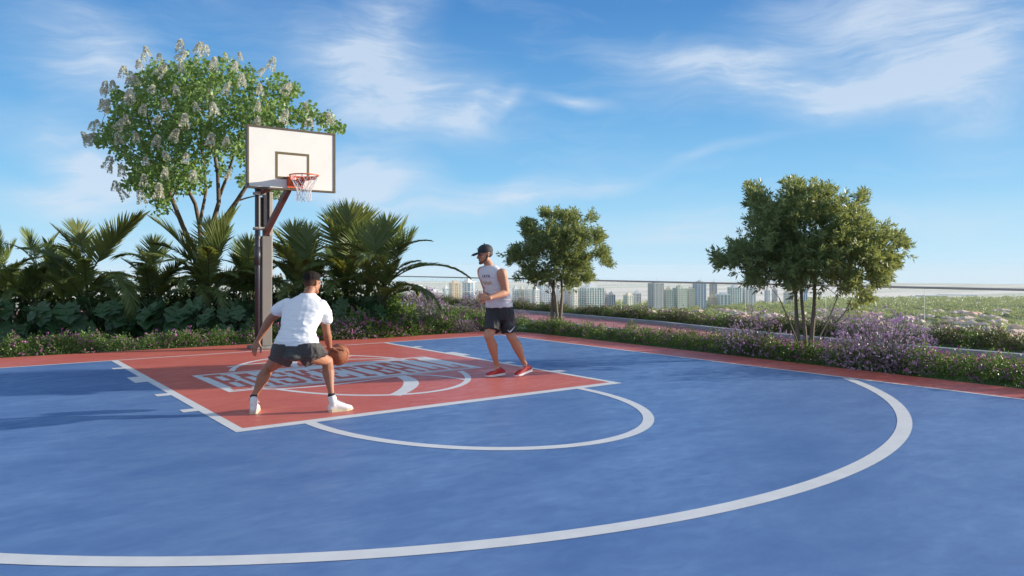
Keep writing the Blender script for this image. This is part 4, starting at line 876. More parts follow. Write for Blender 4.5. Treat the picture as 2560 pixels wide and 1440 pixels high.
for i, (u, v, sc, zs, lab) in enumerate([
    (1890, 886, 1.05, 1.1, 'lilac flowering shrub left of the big tree stems'), (1850, 880, .7, .8, 'small greyish lilac shrub at the left foot of the widest lilac one'), (1975, 892, .55, .7, 'low lilac shrub at the foot of the big tree'), (2030, 892, .5, .6, 'lowest lilac shrub just right of the big tree stems'),
    (2095, 905, .78, .7, 'spreading lilac shrub right of the big tree'), (2160, 916, 1.05, 1.05, 'tall lilac shrub in the right foreground bed'), (2225, 926, 1.15, 1.1, 'tallest lilac shrub, right foreground beside the magenta ones'), (2275, 930, .7, .8, 'lilac shrub at the right flank of the tallest one'),
    (2085, 836, 1.0, .85, 'silvery lilac shrub behind the running path, right of the big tree stems'), (2150, 848, .85, .85, 'silvery lilac shrub behind the path, second from the big tree stems'), (2255, 868, 1.05, .85, 'grey lilac shrub against the railing at the right'), (1190, 778, 1.15, .9, 'grey lilac shrub behind the fist of the player in the cap'),
    (1060, 803, 1.25, 1.05, 'round pink lilac shrub between lawn and running path'), (1058, 776, 1.35, .9, 'pink lilac shrub across the path behind the round one'), (868, 846, .85, .75, 'greyish lilac shrub behind the dribbling player'), (1160, 830, .6, .7, 'small lilac shrub at the far corner of the court'), (1300, 800, .6, .7, 'small lilac tuft right of the player in the cap')]):
    d = EYE*F/(v-HOR); a, b, c_ = MIX[i % 4]; bush('lilac_shrub', wp(u, d, -.002), (('foliage', a), ('blossom', b), ('twig', c_)), sc, i*1.1, lab, None, zs)
# grass fringe along the beds
rg = np.random.default_rng(77); C = []
for (p, n) in along([(-3, 15.12), (1.4, 15.08), (5.2, 14.86), (7.3, 14.53), (9.9, 14.58), (10.5, 14.3), (10.7, 13.4), (10.7, 8.3), (10.66, 4.2), (10.6, 1)], .012):
    q = p+Vector((rg.normal()*.05, rg.normal()*.05)); C.append((q.x, q.y, -.003))
for _ in range(5200): C.append((rg.uniform(5.5, 12.0), rg.uniform(15.2, 24), -.003))
for _ in range(2600): C.append((rg.uniform(-2.5, 5.5), rg.uniform(15.4, 17.2), -.003))
for _ in range(2600): C.append((rg.uniform(10.65, 11.7), rg.uniform(2, 14), -.003))
C = np.array(C); D = rg.normal(size=C.shape)*.35+np.array([0, 0, 1]); V, Fq = leafcloud(C, D, .05, .22, rg)
tag(link('grass', npmesh('grass', V, Fq), leafmat('grass_blade', (.04, .09, .02), (.07, .13, .03), (.08, .14, .02), 2)), 'short dark green grass fringing the planting beds', 'grass', kind='stuff')

# ================================================================ PEOPLE
M_skin = mat('skin_tan', (.36, .16, .09), .6, col2=(.28, .115, .062), vscale=9, bump=.05, bscale=120)
M_skin2 = mat('skin_light_tan', (.48, .235, .14), .62, col2=(.46, .215, .125), vscale=9, bump=.05, bscale=120)
M_hair = mat('hair_dark', (.022, .016, .013), .6, col2=(.045, .032, .025), vscale=60, bump=.8, bscale=160)
M_fade = mat('hair_fade', (.10, .06, .042), .7, col2=(.05, .033, .025), vscale=50, bump=.3, bscale=200)
M_beard = mat('beard_stubble', (.10, .055, .038), .8, col2=(.17, .085, .055), vscale=70, bump=.4, bscale=220)
M_tee = mat('shirt_white', (.74, .75, .77), .85, bump=.15, bscale=300)
M_tank = mat('tank_white', (.62, .61, .64), .85, bump=.15, bscale=300)
M_shortg = mat('shorts_olive_grey', (.062, .060, .056), .8, var=.2, vscale=6, bump=.15, bscale=300)
M_shortb = mat('shorts_black', (.026, .026, .032), .75, var=.2, vscale=6, bump=.15, bscale=300)
M_sock = mat('sock_black', (.02, .022, .03), .9)
M_shoew = mat('shoe_white', (.72, .72, .70), .6, var=.06, vscale=20)
M_sole = mat('sole_cream', (.60, .54, .38), .7)
M_shoer = mat('shoe_red', (.50, .022, .022), .55, var=.3, vscale=30, bump=.3, bscale=250)
M_solew = mat('sole_white', (.72, .72, .74), .6)
M_black = mat('print_black', (.04, .04, .05), .7); M_gold = mat('print_gold', (.50, .33, .12), .7)
M_eye = mat('eye_dark', (.03, .02, .018), .3); M_lip = mat('lip', (.30, .12, .09), .5)
def ring_frame(d, ref):
    x = ref-d*ref.dot(d)
    x = x.normalized() if x.length > 1e-5 else d.orthogonal().normalized()
    return x, d.cross(x).normalized()
def loft(mb, rings, n=16, dome=True, closed=True):
    """rings: (centre, a-vector, b-vector); ends rounded off"""
    rs = [(Vector(c), Vector(a), Vector(b)) for c, a, b in rings]
    if dome:
        def cap(c, a, b, d):
            out = []
            for k in (.35, .7, .92): out.append((c+d*math.sin(k*math.pi/2)*min(a.length, b.length)*.8, a*math.cos(k*math.pi/2), b*math.cos(k*math.pi/2)))
            return out
        d0 = (rs[0][0]-rs[1][0]).normalized(); d1 = (rs[-1][0]-rs[-2][0]).normalized()
        rs = cap(*rs[0], d0)[::-1]+rs+cap(*rs[-1], d1)
    b0 = len(mb.v)
    for c, a, b in rs:
        for k in range(n): t_ = 2*math.pi*k/n; mb.v.append(tuple(c+a*math.cos(t_)+b*math.sin(t_)))
    m = len(rs)
    for i in range(m-1):
        for k in range(n): mb.f.append((b0+i*n+k, b0+i*n+(k+1) % n, b0+(i+1)*n+(k+1) % n, b0+(i+1)*n+k))
    if closed: mb.f.append(tuple(b0+k for k in range(n))[::-1]); e = b0+(m-1)*n; mb.f.append(tuple(e+k for k in range(n)))
    return mb
def limb(mb, pts, rad, n=14, ref=(1, 0, 0), dome=True):
    """chain with radii (r or (rx, ry)); smooth interpolation along it"""
    P = [Vector(p) for p in pts]; rr_ = [(r, r) if not isinstance(r, tuple) else r for r in rad]; rings = []
    N_ = len(P); ref = Vector(ref)
    for i in range(N_):
        d = (P[min(i+1, N_-1)]-P[max(i-1, 0)]).normalized(); x, y = ring_frame(d, ref); rings.append((P[i], x*rr_[i][0], y*rr_[i][1]))
    return loft(mb, rings, n, dome)
def ball(mb, c, r, M=None, n=14):
    c = Vector(c); r = r if isinstance(r, (tuple, list)) else (r, r, r); X, Y, Z = (Vector((1, 0, 0)), Vector((0, 1, 0)), Vector((0, 0, 1))) if M is None else (M.col[0], M.col[1], M.col[2])
    b = len(mb.v); m = 9
    for i in range(m+1):
        f = math.pi*i/m
        for k in range(n): t_ = 2*math.pi*k/n; mb.v.append(tuple(c+X*(r[0]*math.sin(f)*math.cos(t_))+Y*(r[1]*math.sin(f)*math.sin(t_))+Z*(r[2]*math.cos(f))))
    for i in range(m):
        for k in range(n): mb.f.append((b+i*n+k, b+(i+1)*n+k, b+(i+1)*n+(k+1) % n, b+i*n+(k+1) % n))
    return mb
def fuse(mb, name, m, parent, vox=.006, smooth=6, fn=None, fac=.5):
    """one continuous skin round everything in mb"""
    me = mb.mesh('t'); ob = bpy.data.objects.new('t', me); COL.objects.link(ob)
    bm = bmesh.new(); bm.from_mesh(me); bmesh.ops.remove_doubles(bm, verts=bm.verts, dist=1e-5); bmesh.ops.recalc_face_normals(bm, faces=bm.faces); bm.to_mesh(me); bm.free()
    r = ob.modifiers.new('r', 'REMESH'); r.mode = 'VOXEL'; r.voxel_size = vox
    s_ = ob.modifiers.new('s', 'SMOOTH'); s_.factor = fac; s_.iterations = smooth
    dg = bpy.context.evaluated_depsgraph_get(); dg.update(); ev = ob.evaluated_get(dg); out = bpy.data.meshes.new_from_object(ev)
    bpy.data.objects.remove(ob, do_unlink=True); out.name = name; out.materials.clear()
    if fn:
        n = len(out.vertices); co = np.empty(n*3, np.float32); out.vertices.foreach_get('co', co); co = co.reshape(-1, 3)
        no = np.array([tuple(v.normal) for v in out.vertices], np.float32); co = fn(co, no); out.vertices.foreach_set('co', np.asarray(co, np.float32).ravel())
    out.update(); out.polygons.foreach_set('use_smooth', np.ones(len(out.polygons), bool))
    return link(name, out, m, parent)
def folds(amp, sc, seed, stretch=(1, 1, 1), lo=None):
    def fn(co, no):
        d = np.array([noise.noise(Vector((c[0]*sc*stretch[0]+seed, c[1]*sc*stretch[1], c[2]*sc*stretch[2])))+.5*noise.noise(Vector((c[0]*sc*2.2*stretch[0], c[1]*2.2*sc*stretch[1]+seed, c[2]*sc*2.2*stretch[2]))) for c in co])
        d = 1-np.abs(d)*2.4
        k = amp if lo is None else amp*np.clip(lo(co), 0, 1)
        return co+no*(d*k)[:, None]
    return fn
def hand(mb, wrist, fdir, ndir, curl, thumb, s=1.0, spread=.10):
    """palm and five fingers. fdir: way the fingers point, ndir: out of the back of the hand, thumb: +1/-1 side; curl: 4 values"""
    f = Vector(fdir).normalized(); n_ = Vector(ndir); n_ = (n_-f*n_.dot(f)).normalized(); x = f.cross(n_).normalized()*thumb
    w = Vector(wrist); limb(mb, [w-f*.02, w+f*.02*s, w+f*.055*s, w+f*.085*s], [(.027*s, .021*s), (.031*s, .018*s), (.040*s, .0155*s), (.039*s, .013*s)], 12, x)
    Ls = [.072, .080, .075, .060]
    for i in range(4):
        p = w+f*(.086-.005*abs(i-1.3))*s+x*(.030-.0205*i)*s; d = (f+x*(spread*(1.3-i)*.8)).normalized(); P = [p-d*.012]; a = 0; seg = [.46, .31, .23]
        for j in range(3):
            a += curl[i]*(.75, 1.0, .7)[j]; dd = (d*math.cos(a)-n_*math.sin(a)); P.append(P[-1]+dd*(Ls[i]*seg[j]+(.012 if j == 0 else 0))*s)
        limb(mb, P, [.0092*s, .0088*s, .0080*s, .0068*s], 8, x)
    p = w+f*.022*s+x*.024*s; d = (f*.62+x*.72-n_*.32).normalized(); q = p+d*.042*s; d2 = (f*.88+x*.22-n_*.42).normalized()
    limb(mb, [p-d*.012, q, q+d2*.032*s, q+d2*.056*s], [.0145*s, .0120*s, .0105*s, .0078*s], 8, x)
def shoe(parent, heel, toe, m_up, m_sole, name='shoe', hgt=.10, ankle=None, lace=(.72, .72, .72), w=.047, lift=0.0):
    h_ = Vector(heel); t_ = Vector(toe); d = t_-h_; L_ = d.length; d.normalize(); up = Vector((0, 0, 1)); sd = d.cross(up).normalized(); up = sd.cross(d).normalized()
    def P(a, z): return h_+d*a*L_+up*z
    mb = MB(); loft(mb, [(P(.06, .045), sd*.034, up*.035), (P(.16, .055), sd*.038, up*.050), (P(.34, .060), sd*.040, up*.055), (P(.52, .048), sd*.044, up*.044), (P(.72, .036), sd*.047, up*.033), (P(.90, .030), sd*.040, up*.024)], 16)
    if ankle is not None: limb(mb, [P(.20, .06), P(.19, hgt*.9), Vector(ankle)*.55+P(.19, hgt)*.45], [(.040, .044), (.038, .042), (.040, .045)], 14, sd)
    o = fuse(mb, name, m_up, parent, .0055, 4)
    mb = MB()
    outl = [(.0, .018), (.02, .032), (.10, .040), (.3, .041), (.5, .044), (.7, .050), (.85, .046), (.95, .032), (1.0, .012)]
    for z0, z1, k in ((.0, .026, 1.0),):
        pl_ = [(a, w_) for a, w_ in outl]+[(a, -w_) for a, w_ in outl[::-1]]; n = len(pl_); b = len(mb.v)
        def zb(a): return z0+(.014*max(0, a-.75)/.25)
        for a, w_ in pl_: mb.v.append(tuple(P(a, zb(a))+sd*w_))
        for a, w_ in pl_: mb.v.append(tuple(P(a, z1+.006*(1-a))+sd*w_*.98))
        mb.f += [tuple(range(b, b+n))[::-1], tuple(range(b+n, b+2*n))]+[(b+i, b+(i+1) % n, b+n+(i+1) % n, b+n+i) for i in range(n)]
    q = mb.build('sole', m_sole, o)
    mb = MB()
    for a, z in ((.42, .103), (.49, .097), (.56, .090), (.63, .080)): mb.tube([P(a, z-.012)+sd*.026, P(a+.01, z+.001), P(a, z-.012)-sd*.026], .0035, 5)
    mb.tube([P(.40, .105), P(.37, .118)+sd*.03, P(.34, .10)+sd*.05], .003, 5); mb.tube([P(.40, .105), P(.37, .118)-sd*.03, P(.34, .10)-sd*.05], .003, 5)
    ml = bpy.data.materials.get('lace') or mat('lace', lace, .8); mb.build('lace', ml, o)
    return o
# ---------------- player one: crouching with the ball, seen from behind
d1 = 7.80
p1 = anchor('person', 735, d1, 'crouching dribbling player seen from behind in white t-shirt, grey shorts and white high top shoes', 'person')
def J(u, v, dd): return lp(p1, u, v, d1+dd)
hipL, kneL, ankL = J(716, 880, -.12), J(671, 921, .20), J(635, 990, .02)
hipR, kneR, ankR = J(757, 880, -.12), J(819, 903, .22), J(828, 986, .06)
pel, wai, che, nek, hd = J(738, 872, -.14), J(744, 835, -.10), J(756, 790, .02), J(770, 738, .16), J(780, 707, .24)
shL, shR = J(716, 763, .08), J(806, 768, .12)
elL, wrL = J(676, 797, .10), J(645, 850, .12)
elR, wrR = J(817, 832, .20), J(824, 871, .42)
b = MB()
ax = (shR-shL).normalized()
limb(b, [hipL.lerp(hipR, .5)-Vector((0, 0, .02)), pel, wai, che, J(764, 760, .10), J(768, 746, .14)], [(.13, .09), (.15, .10), (.12, .08), (.145, .085), (.13, .07), (.07, .055)], 18, ax)
limb(b, [J(767, 752, .13), nek, J(777, 722, .20)], [.072, .058, .054], 14)
def leg(hip, kn, an, foot, s=1.06, calfdir=(0, -1, 0)):
    cdv = Vector(calfdir)*.022*s
    limb(b, [hip, hip.lerp(kn, .3), hip.lerp(kn, .65), kn.lerp(hip, .12), kn], [.078*s, .080*s, .068*s, .057*s, .054*s], 14)
    ball(b, kn, .054*s)
    limb(b, [kn, kn.lerp(an, .15)+cdv*.6, kn.lerp(an, .33)+cdv, kn.lerp(an, .58)+cdv*.4, kn.lerp(an, .85), an, foot], [.053*s, .054*s, .061*s, .046*s, .031*s, .030*s, .026*s], 14)
leg(hipL, kneL, ankL, J(632, 1012, -.02)); leg(hipR, kneR, ankR, J(832, 1004, .09))
def arm(sh, el, wr, s=1.1):
    limb(b, [sh, sh.lerp(el, .25), sh.lerp(el, .55), sh.lerp(el, .85), el], [.058*s, .052*s, .046*s, .039*s, .038*s], 12)
    limb(b, [el, el.lerp(wr, .22), el.lerp(wr, .5), el.lerp(wr, .8), wr], [.038*s, .042*s, .036*s, .027*s, .0245*s], 12)
arm(shL, elL, wrL); arm(shR, elR, wrR)
hand(b, wrL, J(629, 882, .10)-wrL, (-.35, -.9, .1), [.25, .35, .45, .55], -1, 1.08, .14)
hand(b, wrR, (.93, .22, -.10), (.05, .25, 1), [.12, .10, .12, .16], 1, 1.0, .16)
def head(b, c, Rm, s=1.0, male=True):
    """Rm columns: right, forward(face), up"""
    X, Y, Z = Rm.col[0], Rm.col[1], Rm.col[2]
    def H(x, y, z): return c+X*x*s+Y*y*s+Z*z*s
    ball(b, H(0, -.012, .028), (.076*s, .094*s, .084*s), Rm, 20); ball(b, H(0, .018, -.03), (.062*s, .070*s, .075*s), Rm, 18)
    limb(b, [H(-.052, .0, -.055), H(-.036, .055, -.088), H(0, .078, -.096), H(.036, .055, -.088), H(.052, .0, -.055)], [(.020*s, .028*s), (.019*s, .022*s), (.020*s, .021*s), (.019*s, .022*s), (.020*s, .028*s)], 10, Z)
    limb(b, [H(0, .083, .012), H(0, .098, -.012), H(0, .110, -.030)], [.010*s, .012*s, .014*s], 8); ball(b, H(-.011, .099, -.034), .009*s); ball(b, H(.011, .099, -.034), .009*s)
    limb(b, [H(-.045, .070, .022), H(-.02, .083, .026), H(.02, .083, .026), H(.045, .070, .022)], [.011*s]*4, 8)
    for sx in (-1, 1):
        ball(b, H(sx*.040, .062, -.022), (.020*s, .018*s, .018*s), Rm)
        ball(b, H(sx*.080, -.010, -.006), (.007*s, .017*s, .029*s), Rm); ball(b, H(sx*.083, -.016, .010), (.008*s, .014*s, .014*s), Rm)
    limb(b, [H(-.020, .086, -.058), H(0, .093, -.055), H(.020, .086, -.058)], [.007*s]*3, 8); limb(b, [H(-.017, .084, -.068), H(0, .090, -.070), H(.017, .084, -.068)], [.008*s]*3, 8)
    return H
def rot(fwd, up):
    y = Vector(fwd).normalized(); z = Vector(up); z = (z-y*z.dot(y)).normalized(); x = y.cross(z); return Matrix((x, y, z)).transposed()
R1 = rot((.50, .85, -.22), (.10, .18, 1))
H1 = head(b, hd, R1, 1.0)
fuse(b, 'body', M_skin, p1, .0055, 5)
# hair: dark on top, clipped short towards the nape
b = MB(); X, Y, Z = R1.col[0], R1.col[1], R1.col[2]
ball(b, H1(0, -.016, .045), (.0795, .097, .078), R1, 20); ball(b, H1(0, .035, .080), (.060, .055, .040), R1); ball(b, H1(0, -.022, .008), (.0785, .088, .070), R1, 20)
hc = H1(0, -.05, 0).z; m_ = bpy.data.materials.new('hair_short_dark'); m_.use_nodes = True; t = NT(m_.node_tree); c_ = t.n('ShaderNodeTexCoord').outputs['Object']; z_ = t.n('ShaderNodeSeparateXYZ', inp={0: c_}).outputs[2]
f_ = t.n('ShaderNodeMapRange', interpolation_type='SMOOTHSTEP', inp={0: t.m('ADD', z_, t.m('MULTIPLY', t.noise(c_, 60, 3), .03)), 1: hc-.035, 2: hc+.055, 3: 0., 4: 1.}).outputs[0]
bu_ = t.n('ShaderNodeBump', inp={'Strength': .7, 'Distance': .01, 'Height': t.noise(c_, 150, 4, .6)}).outputs[0]
t.n('ShaderNodeOutputMaterial', inp={0: t.n('ShaderNodeBsdfPrincipled', inp={'Base Color': t.mix(f_, (.16, .075, .045), (.016, .012, .010)), 'Roughness': .85, 'Specular IOR Level': .15, 'Normal': bu_}).outputs[0]})
fuse(b, 'hair', m_, p1, .0055, 3, lambda co, no: co+no*np.array([[.0045*noise.noise(Vector(c)*60)*max(0, min(1, (c[2]-hc)/.06))] for c in co]))
# t-shirt, body and sleeves
b = MB()
def TS(ul, ur, v, dd, dep): a = J(ul, v, dd); c = J(ur, v, dd); m_ = (a+c)/2; return (m_, (c-a)/2, Vector((0, dep, 0)) if True else None)
rings = [TS(685, 798, 862, -.15, .135), TS(688, 796, 851, -.145, .132), TS(696, 789, 836, -.12, .122), TS(701, 790, 822, -.09, .118), TS(704, 801, 804, -.04, .120), TS(706, 808, 785, .02, .125), TS(703, 820, 770, .07, .13), TS(710, 814, 758, .11, .122), TS(728, 802, 747, .14, .105), TS(747, 791, 738, .155, .085), TS(754, 787, 733, .165, .072)]
loft(b, rings, 24, dome=False)
slL = J(690, 779, .09); slR = J(816, 800, .16)
limb(b, [shL+Vector((.02, 0, .0)), shL.lerp(slL, .5), slL], [(.078, .078), (.074, .070), (.066, .062)], 14)
limb(b, [shR+Vector((-.03, 0, .01)), shR.lerp(slR, .5)+Vector((.006, 0, 0)), slR+Vector((0, 0, 0))], [(.084, .084), (.076, .072), (.064, .062)], 14)
zl = J(740, 850, 0).z; zh = J(740, 770, 0).z
fuse(b, 't_shirt', M_tee, p1, .006, 4, folds(.0065, 8.0, 3.0, (.8, .8, 2.2), lambda co: .35+1.2*np.clip((zh-co[:, 2])/(zh-zl), 0, 1)))
# shorts
b = MB()
loft(b, [TS(686, 797, 852, -.14, .125), TS(684, 800, 864, -.145, .130), TS(682, 805, 878, -.14, .135), TS(690, 798, 890, -.13, .12)], 22, dome=False)
def shortleg(hp_, cl, cr, dd, dep, w=.10):
    a = J(*cl, dd); c = J(*cr, dd); m_ = (a+c)/2; s_ = (c-a)/2; d = (m_-hp_).normalized(); y = s_.cross(d).normalized()
    loft(b, [(hp_, s_.normalized()*.098, y*.115), (hp_.lerp(m_, .55), s_.normalized()*(.045+s_.length*.55), y*dep*1.02), (m_, s_, y*dep)], 18, dome=False)
def sleg(pairs, dds, deps):
    rg_ = []
    for (cl, cr), dd, dep in zip(pairs, dds, deps):
        a_ = J(*cl, dd); c_ = J(*cr, dd); s_ = (c_-a_)/2; rg_.append(((a_+c_)/2, s_, Vector((0, dep, -.15*dep))))
    loft(b, rg_, 20, dome=False)
sleg([((684, 860), (742, 866)), ((681, 872), (739, 882)), ((677, 884), (732, 899)), ((672, 895), (722, 917))], (-.14, -.125, -.095, -.03), (.15, .155, .15, .14))
sleg([((732, 866), (799, 858)), ((736, 882), (808, 866)), ((746, 898), (813, 874)), ((764, 917), (818, 883))], (-.14, -.125, -.095, -.02), (.15, .155, .15, .14))
ball(b, J(738, 886, -.13), (.13, .18, .06))
fuse(b, 'shorts', M_shortg, p1, .006, 2, folds(.005, 9, 8.0, (1.6, 1.2, .8)))
for an, ft in ((ankL, J(633, 1003, -.0)), (ankR, J(831, 1006, .06))):
    b = MB(); limb(b, [an+Vector((0, 0, .012)), an.lerp(ft, .5), ft], [.036, .037, .041], 14, dome=False); fuse(b, 'sock', M_sock, p1, .006, 2)
hl = J(633, 1034, -.08); hl.z = .004; tl = hl+Vector((-.06, .27, 0)); tl.z = .004
shoe(p1, hl, tl, M_shoew, M_sole, ankle=ankL)
hr = J(821, 1028, .02); hr.z = .004; tr_ = hr+Vector((.225, .13, 0)); tr_.z = .004
shoe(p1, hr, tr_, M_shoew, M_sole, ankle=ankR)
# ball
M_ball = mat('ball_leather', (.36, .115, .04), .55, col2=(.27, .08, .03), vscale=7, bump=.7, bscale=420)
bc = p1.matrix_basis @ J(846, 886.5, .55)
bo = empty('basketball', bc, .4, 'orange brown basketball under the right hand of the crouching player', 'ball')
mb = MB(); ball(mb, (0, 0, 0), .119, None, 48)
me = bpy.data.meshes.new('ball_skin'); bmm = bmesh.new(); bmesh.ops.create_uvsphere(bmm, u_segments=48, v_segments=32, radius=.119); bmm.to_mesh(me); bmm.free(); me.polygons.foreach_set('use_smooth', np.ones(len(me.polygons), bool)); link('ball_skin', me, M_ball, bo)
mb = MB(); r_ = .1188
def gc(ax_, off=0.0):
    ax_ = Vector(ax_).normalized(); u_ = ax_.orthogonal().normalized(); w_ = ax_.cross(u_); q = math.sqrt(1-off*off)
    return [(ax_*off+(u_*math.cos(a)+w_*math.sin(a))*q)*r_ for a in [2*math.pi*i/48 for i in range(49)]]
for a_, o_ in (((1, .2, .1), 0), ((.1, 1, -.2), 0), ((.3, .1, 1), .62), ((.3, .1, 1), -.62)): mb.tube(gc(a_, o_), .0028, 6, cap=False)
mb.build('seam', M_black, bo)
bo.rotation_euler = (.5, .3, .4)
# ---------------- player two: in the cap, guarding, turned to the left
d2 = 10.35
p2 = anchor('person', 1250, d2, 'standing player in black cap, sleeveless white top, black shorts and red shoes, fists raised', 'person')
def K(u, v, dd): return lp(p2, u, v, d2+dd)
fA, kA, aA = K(1236, 792, -.02), K(1221, 840, -.14), K(1243, 914, .02)      # leg at the left of the picture
fB, kB, aB = K(1266, 790, .06), K(1279, 843, -.02), K(1313, 912, .08)
pel, wai, che, nek = K(1250, 772, .02), K(1247, 742, .0), K(1236, 700, -.02), K(1223, 664, -.02)
shN, shF = K(1254, 681, -.20), K(1205, 676, .14)
elN, wrN = K(1265, 731, -.16), K(1222, 745, -.36)
elF, wrF = K(1216, 724, .28), K(1214, 741, -.16)
b = MB(); ax = (shN-shF).normalized()
limb(b, [K(1250, 786, .02), pel, wai, K(1243, 722, 0), che, K(1231, 682, 0), K(1227, 672, 0)], [(.13, .11), (.145, .115), (.130, .10), (.14, .105), (.165, .115), (.15, .10), (.08, .065)], 18, ax)
limb(b, [K(1228, 676, 0), nek, K(1216, 650, -.02)], [.070, .060, .056], 14)
leg(fA, kA, aA, K(1241, 928, .0), 1.16, (.6, .5, 0)); leg(fB, kB, aB, K(1314, 922, .06), 1.16, (.6, .5, 0))
def arm2(sh, el, wr):
    limb(b, [sh, sh.lerp(el, .18), sh.lerp(el, .5), sh.lerp(el, .82), el], [.068, .074, .062, .051, .047], 12)
    limb(b, [el, el.lerp(wr, .22), el.lerp(wr, .5), el.lerp(wr, .8), wr], [.047, .051, .043, .032, .028], 12)
arm2(shN, elN, wrN); arm2(shF, elF, wrF)
hand(b, wrN, (-.95, .0, .10), (-.1, -.9, .35), [1.25, 1.3, 1.3, 1.3], -1, 1.08, .02)
hand(b, wrF, (-.75, -.35, .15), (-.2, -.7, .5), [1.2, 1.25, 1.3, 1.3], -1, 1.0, .02)
R2 = rot((-.90, -.42, -.14), (-.12, 0, 1)); hd2 = K(1212.5, 636, -.03); H2 = head(b, hd2, R2, 1.06)
fuse(b, 'body', M_skin2, p2, .0055, 5)
b = MB()
limb(b, [H2(-.058, -.005, -.030), H2(-.056, .02, -.070), H2(-.036, .058, -.092), H2(0, .082, -.100), H2(.036, .058, -.092), H2(.056, .02, -.070), H2(.058, -.005, -.030)], [.019, .0215, .0225, .024, .0225, .0215, .019], 10, R2.col[2])
limb(b, [H2(-.022, .092, -.046), H2(0, .099, -.045), H2(.022, .092, -.046)], [.0055]*3, 8)
fuse(b, 'beard', M_beard, p2, .005, 2)
b = MB(); ball(b, H2(0, -.028, .006), (.0785, .085, .062), R2, 20); fuse(b, 'hair', M_hair, p2, .006, 3)
for sx in (-1, 1):
    MB_ = MB(); ball(MB_, H2(sx*.030, .080, .004), (.010, .006, .005), R2, 10); MB_.build('eye', M_eye, p2, smooth=True)
    MB_ = MB(); limb(MB_, [H2(sx*.014, .096, .022), H2(sx*.032, .090, .027), H2(sx*.048, .076, .020)], [.004, .005, .003], 6); MB_.build('eyebrow', M_hair, p2, smooth=True)
MB_ = MB(); limb(MB_, [H2(-.019, .091, -.063), H2(0, .098, -.062), H2(.019, .091, -.063)], [.003, .0065, .003], 6); MB_.build('lips', M_lip, p2, smooth=True)
# cap
b = MB(); ball(b, H2(0, -.012, .058), (.091, .108, .078), R2, 22); limb(b, [H2(0, -.012, .022), H2(0, -.012, .06)], [(.0905, .107), (.0915, .1085)], 20, R2.col[0], dome=False)
cap = fuse(b, 'cap', M_shortb, p2, .006, 3)
mb = MB(); n = 10; top = []; 
for j, (yy, ww, zz_) in enumerate(((.06, .078, .038), (.10, .080, .040), (.135, .074, .036), (.165, .056, .028), (.178, .03, .022))):
    for i in range(n+1): x_ = -1+2*i/n; top.append(H2(x_*ww, yy-.0*abs(x_), zz_-.020*x_*x_))
bq = len(mb.v); mb.v += [tuple(p) for p in top]+[tuple(p-R2.col[2]*.008) for p in top]; m_ = len(top)
for j in range(4):
    for i in range(n): a = j*(n+1)+i; mb.f.append((a, a+1, a+n+2, a+n+1)); mb.f.append((m_+a, m_+a+n+1, m_+a+n+2, m_+a+1))
for i in range(n): a = 4*(n+1)+i; mb.f.append((a, a+1, m_+a+1, m_+a))
for j in range(4):
    a = j*(n+1); mb.f.append((a, a+n+1, m_+a+n+1, m_+a)); a += n; mb.f.append((a+n+1, a, m_+a, m_+a+n+1))
q = mb.build('brim', M_shortb, cap, smooth=False)
mb = MB(); ball(mb, H2(0, -.012, .139), .009); mb.build('button', M_shortb, cap, smooth=True)
M_emb = mat('cap_emblem', (.35, .36, .42), .6)
mb = MB(); mb.tube([H2(-.022, .093, .066), H2(-.034, .086, .086), H2(-.012, .092, .092), H2(.008, .096, .080), H2(-.010, .098, .070)], .0035, 5); mb.build('emblem', M_emb, cap)
# sleeveless top
b = MB()
def T2(ul, ur, v, dd, dep, tilt=.0):
    a = K(ul, v, dd+tilt); c = K(ur, v, dd-tilt); m_ = (a+c)/2; s_ = (c-a)/2; d_ = Vector((-s_.y, s_.x, 0)).normalized()*dep; return (m_, s_, d_)
rings = [T2(1216, 1281, 768, .02, .145, .05), T2(1216, 1280, 758, .02, .142, .05), T2(1217, 1276, 742, .01, .135, .06), T2(1215, 1271, 726, .0, .132, .07), T2(1209, 1266, 708, -.01, .135, .09), T2(1202, 1261, 692, -.02, .135, .12), T2(1200, 1256, 680, -.02, .12, .13), T2(1203, 1247, 671, -.02, .095, .11), T2(1209, 1239, 664, -.01, .075, .07)]
loft(b, rings, 26, dome=False)
zl2 = K(1240, 765, 0).z; zh2 = K(1240, 700, 0).z
top_o = fuse(b, 'sleeveless_top', M_tank, p2, .006, 4, folds(.0075, 9, 5.0, (.8, .8, 2.0), lambda co: .3+1.2*np.clip((zh2-co[:, 2])/(zh2-zl2), 0, 1)))
# print on the chest, laid onto the cloth
dg = bpy.context.evaluated_depsgraph_get()
bm_ = bmesh.new(); bm_.from_mesh(top_o.data)
from mathutils.bvhtree import BVHTree
bv = BVHTree.FromBMesh(bm_)
def onto(strokes, c0, ex, ez, nrm, m, name, wdt):
    mb = MB()
    for st in strokes:
        P = []
        for gx, gz in st:
            o_ = c0+ex*gx+ez*gz+nrm*.4; hit = bv.ray_cast(o_, -nrm, 1.0)
            if hit[0] is not None: P.append(hit[0]+nrm*.0015)
        if len(P) > 1: mb.tube(P, wdt, 4)
    if mb.v: mb.build(name, m, top_o)
nrm = Vector((-.62, -.78, .05)).normalized(); exx = Vector((.78, -.62, 0)).normalized(); ezz = Vector((0, 0, 1)); c0 = K(1218.5, 692, -.1)
W4 = [[(0, 1), (0, .5), (0, 0), (.5, 0)], [(.9, 0), (1.15, .5), (1.4, 1), (1.65, .5), (1.9, 0)], [(1.05, .35), (1.75, .35)], [(2.2, 1), (2.45, .5), (2.7, 0), (2.95, .5), (3.2, 1)], [(3.5, 0), (3.75, .5), (4.0, 1), (4.25, .5), (4.5, 0)], [(3.65, .35), (4.35, .35)]]
